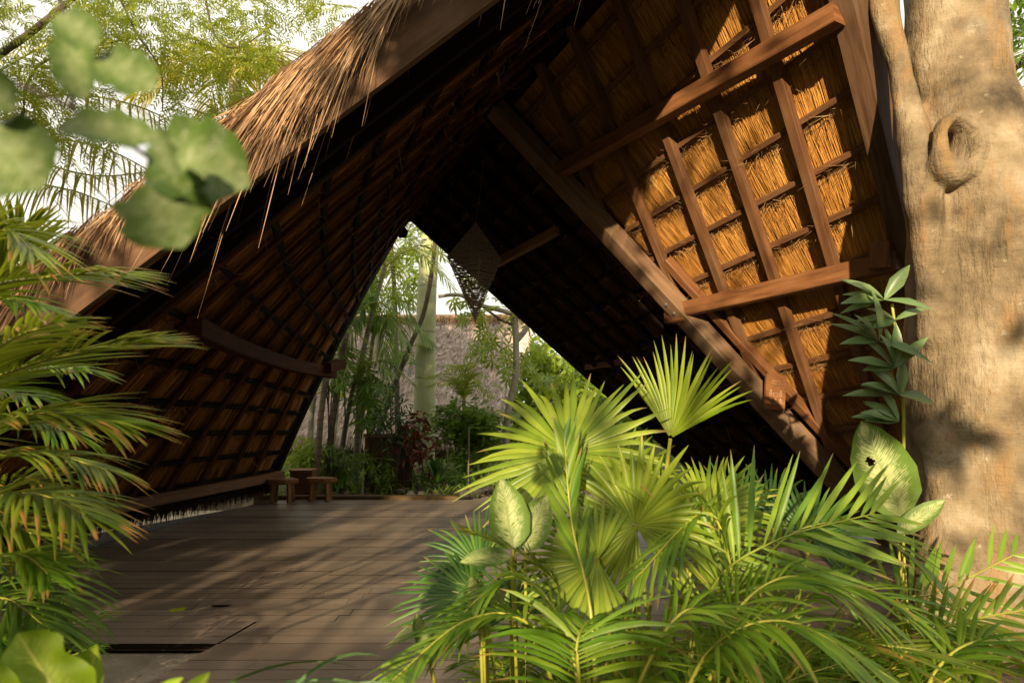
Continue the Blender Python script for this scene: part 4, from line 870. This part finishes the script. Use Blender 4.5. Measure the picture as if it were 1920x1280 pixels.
t,tp=trunk_thing('pale_palm','thin pale palm trunk second from the roof edge','palm',[(648,560),(640,640),(634,740),(622,860),(618,930)],15,8,'pale_bark',group='slender palm trunks behind the hut'); palm_crown(t,tp,6,1.3,.4,.016,'shrub_lt',.8)
t,tp=trunk_thing('drooping_palm','palm with a dark drooping head of fronds before the far thatched roof','palm',[(700,628),(693,680),(684,740),(672,850),(668,930)],13.8,8,'ring_palm',group='slender palm trunks behind the hut')
for i,(ex,ey) in enumerate(((770,590),(810,640),(735,680),(728,742),(668,600),(650,650),(690,560),(760,640))):
    mx_,my_=(700+ex)/2,min(628,ey)-32; mb=MB(); frond(mb,[tp,P(mx_,my_,Y=13.7-.1*i),P(ex,ey,Y=13.5-.12*i)],n=26,ll=.45,hw=.016,droop=.7,ang=50,start=.1,nseg=4,r0=.014); mb.build('frond',[M['shrub'],M['rachis']],t)
t,tp=trunk_thing('pale_tree','pale slim tree with a long low branch right of the lantern','tree',[(960,560),(966,600),(967,700),(952,775),(948,860),(945,930)],14,12,'pale_bark')
mb=MB(); sweep(mb,poly([P(x,y_,Y=14) for x,y_ in ((968,640),(990,605),(950,585),(900,572),(862,553),(822,556))],20),np.linspace(.06,.035,20),n=8); mb.build('branch',M['pale_bark'],t)
mb=MB(); sweep(mb,poly([P(x,y_,Y=14) for x,y_ in ((966,610),(940,600),(915,582),(900,572))],12),.025,n=8); mb.build('branch',M['twig'],t)
def palmate(mb,c,n,ll,hw,nl=7,spread=1.0,droop=.25,mi=0):
    """n whorls round centres c: nl leaflets each"""
    c=np.asarray(c,float); k=len(c); ax=nz(RS.normal(size=(k,3))*.6+V3(0,-.4,.6)); b1=nz(np.cross(ax,RS.normal(size=(k,3)))); b2=np.cross(ax,b1)
    for j in range(nl):
        a=j/nl*2*np.pi*(.85)+RS.rand(k)*.2; d=b1*np.cos(a)[:,None]+b2*np.sin(a)[:,None]+ax*.15
        strips(mb,c,d,ll*(.8+.4*RS.rand(k)),hw,nseg=4,prof='late',fold=.3,droop=droop,S=nz(np.cross(d,ax)),mi=mi)
def clump_pts(boxes,per):
    out=[]
    for (x0,y0,x1,y1,d0,d1,n_) in boxes:
        for _ in range(int(n_*per)):
            out.append(P(R1(x0,x1),R1(y0,y1),Y=R1(d0,d1)))
    return np.array(out)
mb=MB(); palmate(mb,clump_pts([(880,600,960,680,13.6,14.6,40),(840,560,990,600,13.6,14.6,45),(930,640,1030,730,13.6,15,40),(870,640,925,690,13.6,14.2,10),(845,500,960,570,14,15,30),(835,680,850,700,13.8,14,3),(980,560,1080,700,14,16,40)],.6),0,.22,.028,7); mb.build('crown',M['shrub_lt'],t)
t,tp=trunk_thing('umbrella_tree','bushy tree with hand shaped leaves seen high beside the roof apex','tree',[(730,430),(738,520),(742,620),(745,760),(745,930)],17.5,9,'twig')
mb=MB(); palmate(mb,clump_pts([(690,470,790,560,16.5,18,90),(750,410,840,480,16.5,18,50),(730,560,790,600,17,18,10)],.6),0,.27,.034,7); mb.build('crown',M['shrub_lt'],t)
# palm fronds hanging near the apex
hp=thing('coconut_palm','pale coconut fronds hanging just inside the left edge of the far opening','palm',P(745,930,Y=19)*V3(1,1,0)+V3(0,0,-.2))
mb=MB(); sweep(mb,poly([np.array(hp.location),P(700,560,Y=19),P(690,380,Y=19)],14),.12,n=10); mb.build('trunk',M['pale_bark'],hp)
for (x1,y1,x2,y2) in ((715,430,770,560),(740,400,800,500),(690,440,700,580),(660,430,640,560),(720,380,840,430)):
    mb=MB(); frond(mb,[P(690,380,Y=19),P(x1,y1,Y=18.5),P(x2,y2,Y=18)],n=34,ll=.8,hw=.02,droop=.6,start=.1,nseg=4,r0=.02); mb.build('frond',[M['coco'],M['rachis']],hp)
# shrubs
def shrub(name,label,cx,cy,w_,h_,Yd,n,ll,hw,mat,style='leaf',group=None,depth=.5,cat='shrub'):
    base=P(cx,cy+h_,Y=Yd)*V3(1,1,0)+V3(0,0,-.2); t=thing(name,label,cat,base,group)
    c=[]; cl=[(RS.normal()*.45,RS.normal()*.45) for _ in range(max(5,n//60))]
    while len(c)<n:
        a=cl[RS.randint(len(cl))]; x=a[0]+RS.normal()*.30; z=a[1]+RS.normal()*.30
        if x*x+z*z<1.25: c.append(P(cx+x*w_,cy+z*h_,Y=Yd+RS.normal()*depth*.5))
    c=np.array(c); c[:,2]=np.maximum(c[:,2],-.1); mb=MB()
    if style=='leaf': strips(mb,c,RS.normal(size=(n,3))+V3(0,-.3,.35),ll*(.7+.6*RS.rand(n)),hw,nseg=4,prof='leaf',fold=.3,droop=.3)
    elif style=='palmate': palmate(mb,c,n,ll,hw,7,droop=.4)
    elif style=='pinnate':
        k=8
        d=nz(RS.normal(size=(n,3))+V3(0,-.2,.2)); s=nz(np.cross(d,UP))
        for j in range(k):
            for sd in (-1,1): strips(mb,c+d*(ll*2.2*(j+1)/k),d*.5+s*sd+RS.normal(size=(n,3))*.1,ll,hw,nseg=2,prof='leaf',fold=0,droop=.2)
        strips(mb,c,d,ll*2.3,.004,nseg=2,prof='straw',fold=0)
    mb.build('foliage',M[mat],t); mb=MB()
    for i in range(5): sweep(mb,poly([base+V3(RS.normal()*.05,RS.normal()*.05,0),(base+c[(i*7)%len(c)])/2+V3(RS.normal()*.08,0,0),c[(i*7)%len(c)]],6),.012,n=5)
    mb.build('stems',M['twig'],t); return t
shrub('philodendron','dark philodendron with split leaves hanging between the palm trunks',690,745,48,45,12.9,45,.26,.030,'shrub','palmate')
shrub('philodendron','split leaf philodendron high against the left post',622,690,32,38,12.5,26,.22,.026,'shrub','palmate')
shrub('philodendron','light green split leaf plants low behind the stools',570,870,55,45,12.6,60,.24,.024,'shrub_lt','palmate')
shrub('philodendron','leafy low split leaf plant between the brown trunks',640,880,45,45,12.8,55,.24,.024,'shrub','palmate')
shrub('croton_bush','dark red croton bush before the royal palm',785,835,38,60,12.6,330,.17,.030,'croton')
shrub('croton_bush','small reddish croton low behind the brown panel',740,845,20,28,13.2,90,.15,.026,'croton')
shrub('leafy_shrub','dense fine leaved green shrub right of the croton',875,810,62,55,13.4,620,.09,.014,'shrub','pinnate')
shrub('leafy_shrub','dark shrub with hanging stems over the brown panel',735,790,40,60,12.4,420,.13,.016,'deep')
shrub('leafy_shrub','tall thin leaved plant standing right in front of the timber screen',715,870,26,52,12.35,170,.20,.016,'shrub')
shrub('leafy_shrub','shady green shrub behind the birds nest fern',850,885,45,40,13.0,300,.15,.02,'shrub')
shrub('leafy_shrub','shrub with narrow leaves at the end of the deck walkway',915,870,45,48,13.6,360,.15,.018,'shrub_lt')
shrub('leafy_shrub','bright shrubs right of the opening behind the fan palm',1010,800,70,80,15,420,.16,.02,'shrub_lt')
shrub('leafy_shrub','fine leaved bush at the lower right of the far opening',1120,790,70,70,14.5,400,.12,.016,'shrub','pinnate')
shrub('leafy_shrub','shrub of narrow shaded leaves along the right side of the far opening',1030,880,80,50,13.2,420,.16,.018,'shrub')
for i,(x,y_,lab) in enumerate(((1060,700,'feathery pale palm behind the right roof edge'),(1110,760,'yellow green garden palm low behind the big fan leaves'),(905,770,'young light palm beside the dark roof corner'),(680,890,'small palm growing at the foot of the ringed trunk'),(870,700,'little palm in front of the grey thatched roof'))):
    b0=P(x,930,Y=15-.3*i)*V3(1,1,0)+V3(0,0,-.2); tp=P(x,y_+50,Y=15-.3*i); t=thing('garden_palm',lab,'palm',b0); mb=MB(); sweep(mb,[b0,tp],.04,n=8); mb.build('stem',M['ring_palm'],t); palm_crown(t,tp,11,1.2,.34,.013,'shrub_lt',.6,el=(20,75))
# birds nest fern
bn=thing('birds_nest_fern','glossy dark birds nest fern with long strap leaves at the deck end','fern',P(818,925,Y=11.9)*V3(1,1,0)+V3(0,0,-.1))
c0=P(820,905,Y=11.9)
for i in range(17):
    a=i/17*6.283; el=R1(.4,1.25); d=V3(math.cos(a)*math.cos(el),math.sin(a)*math.cos(el)*.8,math.sin(el)); mb=MB(); L=R1(.55,.8); p0=c0+V3(0,0,-.02)
    strips(mb,[p0],d,L,.052,S=nz(np.cross(d,UP)),nseg=8,prof='oval',fold=.35,droop=.32); mb.build('leaf',M['deep'],bn)
# brown timber panel
pc=P(725,925,Y=12.7); pn_=thing('timber_screen','weathered brown timber screen half hidden by plants','screen',pc*V3(1,1,0)+V3(0,0,-.15))
for i in range(6):
    mb=MB(); x=P(683+i*15,925,Y=12.7)[0]; h_=P(700,818,Y=12.7)[2]; beam(mb,(x+.07,12.7,-.15),(x+.07,12.7,h_),.142,.03,up=V3(0,1,0),seg=2); mb.build('plank',M['plank'],pn_,smooth=False)
mb=MB(); beam(mb,(P(680,925,Y=12.66)[0],12.66,P(700,816,Y=12.66)[2]),(P(772,925,Y=12.66)[0],12.66,P(700,816,Y=12.66)[2]),.06,.07,seg=2); mb.build('rail',M['beam_grey'],pn_,smooth=False)
# thin stakes
for i,(x,y0,y1,lab) in enumerate(((878,800,930,'thin bamboo stake at the right of the planting bed'),(838,830,925,'thin stem standing beside the nest fern'))):
    mb=MB(); sweep(mb,[P(x,y1,Y=12.2),P(x+1,y0,Y=12.2)],.014,n=7); tag(mb.build('plant_stake',M['palm_bark']),lab,'stake')
# low stones and leaf litter
for i,(x,y_,s) in enumerate(((770,925,.10),(790,927,.07),(870,920,.12),(893,917,.14),(752,924,.08),(915,914,.10))):
    c=P(x,y_,Y=11.6+.1*i); c[2]=-.0; mb=MB(); k=8; th=np.linspace(0,np.pi,k); pts=np.array([c+V3(0,0,math.cos(a)*s*.7) for a in th]); 
    sweep(mb,pts,[max(.003,s*math.sin(a)*(1+.2*RS.randn())) for a in th],n=9,up=V3(0,1,0),rough=.35,cap=False)
    tag(mb.build('stone',M['stone']),'%s pale rough stone edging the planting bed %s'%(('small','tiny','rounded','largest','flat','last')[i],('below the royal palm','beside the nest fern','left of the bamboo stake','right of the bamboo stake','next to the timber screen','at the walkway corner')[i]),'stone','stones edging the planting bed')
mb=MB(); n=2500; p=np.stack([RS.rand(n)*14-7,11.3+RS.rand(n)*8,np.zeros(n)-.0],1); strips(mb,p,RS.normal(size=(n,3))*V3(1,1,.2),.10,.025,S=RS.normal(size=(n,3))*V3(1,1,.3),nseg=2,prof='leaf',fold=.2); tag(mb.build('leaf_litter',M['tuft']),kind='stuff')
mb=MB(); n=5200; p=np.stack([RS.rand(n)*16-8,11.6+RS.rand(n)*10,np.zeros(n)-.12],1); strips(mb,p,RS.normal(size=(n,3))*V3(.5,.5,.2)+V3(0,0,1),.25+.35*RS.rand(n),.018,nseg=4,prof='leaf',fold=.3,droop=.4); tag(mb.build('ground_cover',M['shrub']),kind='stuff')
# far thatched building
Yr,Ye=22.,18.2
fb=thing('thatched_building','large grey weathered thatched roof of a building seen through the opening','building',(-1.5,20,-.2))
rl,rr_=P(560,600,Y=Yr),P(985,598,Y=Yr); el_,er=P(480,835,Y=Ye),P(905,762,Y=Ye); er[2]=el_[2]=P(700,815,Y=Ye)[2]; er=P(925,700,Y=Ye)*V3(1,1,0)+V3(0,0,el_[2]); rl=rl-V3(2,0,0); el_=el_-V3(2.5,0,0)
FB=bil(el_,rl,rr_,er)
mb=MB(); u,v=np.meshgrid(np.linspace(0,1,30),np.linspace(0,1,12)); p=FB(u,v); idx=np.arange(u.size).reshape(u.shape); F=np.stack([idx[:-1,:-1],idx[:-1,1:],idx[1:,1:],idx[1:,:-1]],-1).reshape(-1,4); mb.add(p,F,np.stack([u,v],-1))
back=p*V3(1,-1,1)+V3(0,2*Yr,0); mb.add(back,F,np.stack([u,v],-1)); mb.build('roof',M['grey_thatch'],fb)
mb=MB(); n=26000; u=RS.rand(n); v=RS.rand(n); p=FB(u,v); d=nz(FB(u,v-.03)-p); nf=V3(0,-.65,.75); p=p+nf*.03
strips(mb,p,d+nf*(.10+.25*RS.rand(n,1))+RS.normal(size=(n,3))*.22,.18+.14*RS.rand(n),.011,nseg=2,prof='straw',fold=0,droop=.15); 
n=2600; u=RS.rand(n); p=FB(u,u*0); strips(mb,p,V3(0,-.3,-1)+RS.normal(size=(n,3))*.15,.2+.25*RS.rand(n),.012,nseg=2,prof='straw',fold=0)
n=1500; v=RS.rand(n); p=FB(v*0+1,v); strips(mb,p,V3(.5,-.3,-1)+RS.normal(size=(n,3))*.2,.2+.3*RS.rand(n),.014,nseg=2,prof='straw',fold=0)
mb.build('thatch',M['grey_thatch'],fb)
mb=MB(); n=1800; u=RS.rand(n); p=FB(u,u*0+1)+RS.normal(size=(n,3))*.04+V3(0,0,.05); strips(mb,p,V3(0,-1,-.35)+RS.normal(size=(n,3))*.3,.35,.02,nseg=2,prof='straw',fold=0,droop=.4); sweep(mb,FB(np.linspace(0,1,12),np.ones(12)),.16,n=8); mb.build('ridge_cap',M['fringe'],fb)
mb=MB(); beam(mb,el_+V3(0,1.,-.9),er+V3(-.3,1.,-.9),.2,1.9,seg=2); mb.build('wall',M['beam_grey'],fb)
mb=MB(); c=P(768,700,Y=19.2); beam(mb,c-V3(0,0,.1),c+V3(0,0,.16),.1,.08,seg=1,up=V3(0,1,0)); wl=mb.build('wall_lamp',M['metal'],fb)
# ------------------------------------------------------------------ trees above the left slope
def pinn_tree(name,label,boxes,n,base,limbs,mat,rl=.5,ll=.10,hw=.014,k=11,drp=.25):
    t=thing(name,label,'tree',base); mb=MB()
    for cv,r in limbs: sweep(mb,poly([P(x,y_,Y=d) for x,y_,d in cv],24),np.linspace(r,r*.4,24),n=7,rough=.1)
    mb.build('limbs',M['twig'],t); mb=MB(); c=clump_pts(boxes,n); m_=len(c)
    d=nz(RS.normal(size=(m_,3))*V3(1,.7,.6)+V3(0,0,-.25)); s=nz(np.cross(d,UP)+RS.normal(size=(m_,3))*.3); L=rl*(.7+.5*RS.rand(m_))
    strips(mb,c,d,L,.004,nseg=4,prof='straw',fold=0,droop=drp)
    for j in range(k):
        f=(j+1)/k; base_=c+d*(L*f)[:,None]-UP*(drp*L*f*f)[:,None]
        for sd in (-1,1): strips(mb,base_,d*.55+s*sd-UP*.15+RS.normal(size=(m_,3))*.12,ll*(1-.4*f)*(.8+.4*RS.rand(m_)),hw,nseg=2,prof='leaf',fold=0,droop=.25,S=nz(d-s*sd*.3))
    mb.build('crown',M[mat],t); return t
pinn_tree('feathery_tree','tall tree with fine feathery leaves over the left side of the hut roof',
  [(-60,-60,230,260,8,10.5,330),(120,-60,520,120,8.5,11,330),(300,60,480,240,8.5,10.5,150),(480,-60,640,50,9,11,60),(-60,120,120,260,8,9.5,110)],1.,P(-400,900,Y=9.5)*V3(1,1,0)+V3(0,0,-.3),
  [([(-420,700,9.5),(-250,350,9.5),(-60,150,9.5),(60,60,9.4),(170,-30,9.4)],.09),([(-100,330,9),(30,240,9),(50,160,9),(95,110,9),(230,75,9.2)],.03),([(200,-60,9.5),(255,60,9.4),(300,130,9.4),(305,210,9.4)],.02),([(380,-40,9.6),(400,60,9.6),(445,90,9.6),(520,40,9.6)],.02)],'neem')
pinn_tree('shade_tree','leafy tree top seen in the far upper right corner beyond the big trunk',
  [(1870,-40,1990,120,8,10,40),(1900,-60,2300,200,8,10,60)],1.,P(2250,900,Y=9)*V3(1,1,0)+V3(0,0,-.3),[([(2300,600,9),(2150,200,9),(1990,60,9),(1880,160,8.9)],.06)],'shrub',.5,.16,.035,6)
cp2=thing('coconut_palm','yellow green coconut palm with long hanging leaflets left behind the roof','palm',P(-150,900,Y=11)*V3(1,1,0)+V3(0,0,-.3))
mb=MB(); sweep(mb,poly([np.array(cp2.location),P(-170,500,Y=11),P(-140,240,Y=11)],14),.14,n=10); mb.build('trunk',M['ring_palm'],cp2)
for cv,ll in (([(-140,240),(60,255),(200,280),(330,350)],.95),([(-140,240),(30,330),(160,365),(300,430)],.9),([(-140,240),(80,180),(260,200),(420,290)],.85),([(-140,240),(0,400),(60,450),(110,520)],.8),([(-140,240),(20,120),(160,70),(330,120)],.8),([(-140,240),(-20,380),(20,500),(30,600)],.8),([(-140,240),(60,300),(190,330),(350,310)],.8)):
    pts=[P(x,y_,Y=11-.3*i) for i,(x,y_) in enumerate(cv)]; mb=MB(); frond(mb,pts,n=48,ll=ll,hw=.016,droop=.75,ang=60,start=.08,nseg=5,r0=.02,lift=.0); mb.build('frond',[M['coco'],M['rachis']],cp2)
cp3=thing('coconut_palm','bright palm crown glowing behind the feathery leaves beside the ridge','palm',P(430,900,Y=14)*V3(1,1,0)+V3(0,0,-.3))
tp=P(440,150,Y=14); mb=MB(); sweep(mb,poly([np.array(cp3.location),P(460,500,Y=14),tp],14),.13,n=10); mb.build('trunk',M['ring_palm'],cp3)
for i in range(15):
    a=i/15*6.283; mb=MB(); L=R1(1.8,2.4); e_=R1(-.1,.5); p1=tp+V3(math.cos(a),.5*math.sin(a),.45)*L*.5; p2=tp+V3(math.cos(a),.5*math.sin(a),e_-.3)*L
    frond(mb,[tp,p1,p2],n=30,ll=.7,hw=.02,droop=.5,start=.1,nseg=4,r0=.018); mb.build('frond',[M['coco'],M['rachis']],cp3)
cp4=thing('coconut_palm','sunlit palm top glimpsed at the right edge above the forked limb','palm',P(2050,900,Y=12)*V3(1,1,0)+V3(0,0,-.3))
tp=P(2010,130,Y=12); mb=MB(); sweep(mb,[np.array(cp4.location),tp],.13,n=10); mb.build('trunk',M['ring_palm'],cp4); palm_crown(cp4,tp,11,1.9,.6,.02,'coco',.7)
# far wooded mass closing the garden
mb=MB(); n=30000
x=RS.rand(n)*60-30; hgt=3.2+1.3*np.sin(x*.55)+.9*np.sin(x*1.7+1); z=RS.rand(n)**.8*hgt-.2; y_=26+3.5*RS.rand(n)+np.abs(x)*.05
strips(mb,np.stack([x,y_,z],1),RS.normal(size=(n,3))+V3(0,-.4,-.2),.40+.25*RS.rand(n),.10,nseg=3,prof='leaf',fold=.3,droop=.3); tag(mb.build('far_wood',M['shrub_lt']),kind='stuff')
mb=MB(); n=9000; sd=np.where(RS.rand(n)<.5,-1,1); x=sd*(8.5+RS.rand(n)*5); y_=3+RS.rand(n)*22; x=np.where((y_<8)&(sd>0),x+1,x); z=RS.rand(n)**.9*3.6-.3
strips(mb,np.stack([x,y_,z],1),RS.normal(size=(n,3))+V3(0,-.4,-.2),.35+.2*RS.rand(n),.07,nseg=3,prof='leaf',fold=.3,droop=.3); tag(mb.build('leaf_mass',M['shrub']),kind='stuff')
# unseen leaves added behind the viewer to dapple and block the sun
mb=MB(); n=7200; ctr=V3(1.2,3.2,2.2)+np.array(SUN)*11.0; s1=nz(np.cross(SUN,UP)); s2=np.cross(s1,SUN)
cl=RS.uniform(-1,1,size=(130,2))*V3(6.2,4.4,0)[:2]; k=RS.randint(0,130,n); q_=cl[k]+RS.normal(size=(n,2))*.36
p=ctr+s1*q_[:,:1]+s2*q_[:,1:]+np.array(SUN)*(RS.normal(size=(n,1))*1.2); S_=np.array(SUN)
hz=p-S_*(p[:,2:]/S_[2]); on_deck=(hz[:,0]>-2.0)&(hz[:,0]<.3)&(hz[:,1]>4.6)&(hz[:,1]<7.4)
hp_=p-S_*(((p-An)@pn)/(S_@pn))[:,None]; on_pan=((hp_@dn)<dd+.5)&((hp_@rn)<rdd)&(hp_[:,2]<4.9)&(hp_[:,2]>0)
tk=p-S_*((p[:,1:2]-4.2)/S_[1]); on_tr=(tk[:,0]>2.4)&(tk[:,2]>0); p=p[~(on_tr&(RS.rand(n)<.55))]; on_deck=on_deck[:0]; n=len(p)
hz=p-S_*(p[:,2:]/S_[2]); on_deck=(hz[:,0]>-2.0)&(hz[:,0]<.3)&(hz[:,1]>4.6)&(hz[:,1]<7.4)
hp_=p-S_*(((p-An)@pn)/(S_@pn))[:,None]; on_pan=((hp_@dn)<dd+.5)&((hp_@rn)<rdd)&(hp_[:,2]<4.9)&(hp_[:,2]>0)
p=p[~((on_deck&(RS.rand(n)<.82))|(on_pan&(RS.rand(n)<.62)))]; ex=RS2(.26+.74*RS.rand(5500),.06+.9*RS.rand(5500))+S_*(11.5+RS.rand(5500,1)*2); p=np.concatenate([p,ex]); n=len(p)  # leaves thinned for sun patches; more added to shade the far right slope

strips(mb,p,RS.normal(size=(n,3))+V3(0,0,-.3),.22+.1*RS.rand(n),.055,nseg=2,prof='leaf',fold=.2,droop=.2); tag(mb.build('leaf_gobo',M['shrub']),kind='stuff')
mb=MB(); n=16000; a=RS.uniform(-math.pi*.98,-.02,n); rr0=8.5+RS.rand(n)*2.5  # unseen ring of leaves added to block sky light, gapped towards the sun
pw=np.stack([np.cos(a)*rr0,np.sin(a)*rr0,RS.rand(n)**.9*5.2-.2],1); pw[:,2]=pw[:,2]*1.85; lat=pw@s1; lat0=float(V3(1.2,3.2,2.2)@s1); insun=(abs(lat-lat0)<5.0)&(pw[:,1]<-2); pw=pw[(pw[:,1]<2.5)&~(insun&(pw[:,2]>2.6+.5*RS.rand(n)))]; n=len(pw)
strips(mb,pw,RS.normal(size=(n,3))+V3(0,0,-.3),.5+.3*RS.rand(n),.13,nseg=2,prof='leaf',fold=.2,droop=.2); tag(mb.build('leaf_mass',M['deep']),kind='stuff')
print('verts',sum(len(o.data.vertices) for o in bpy.data.objects if o.type=='MESH'))
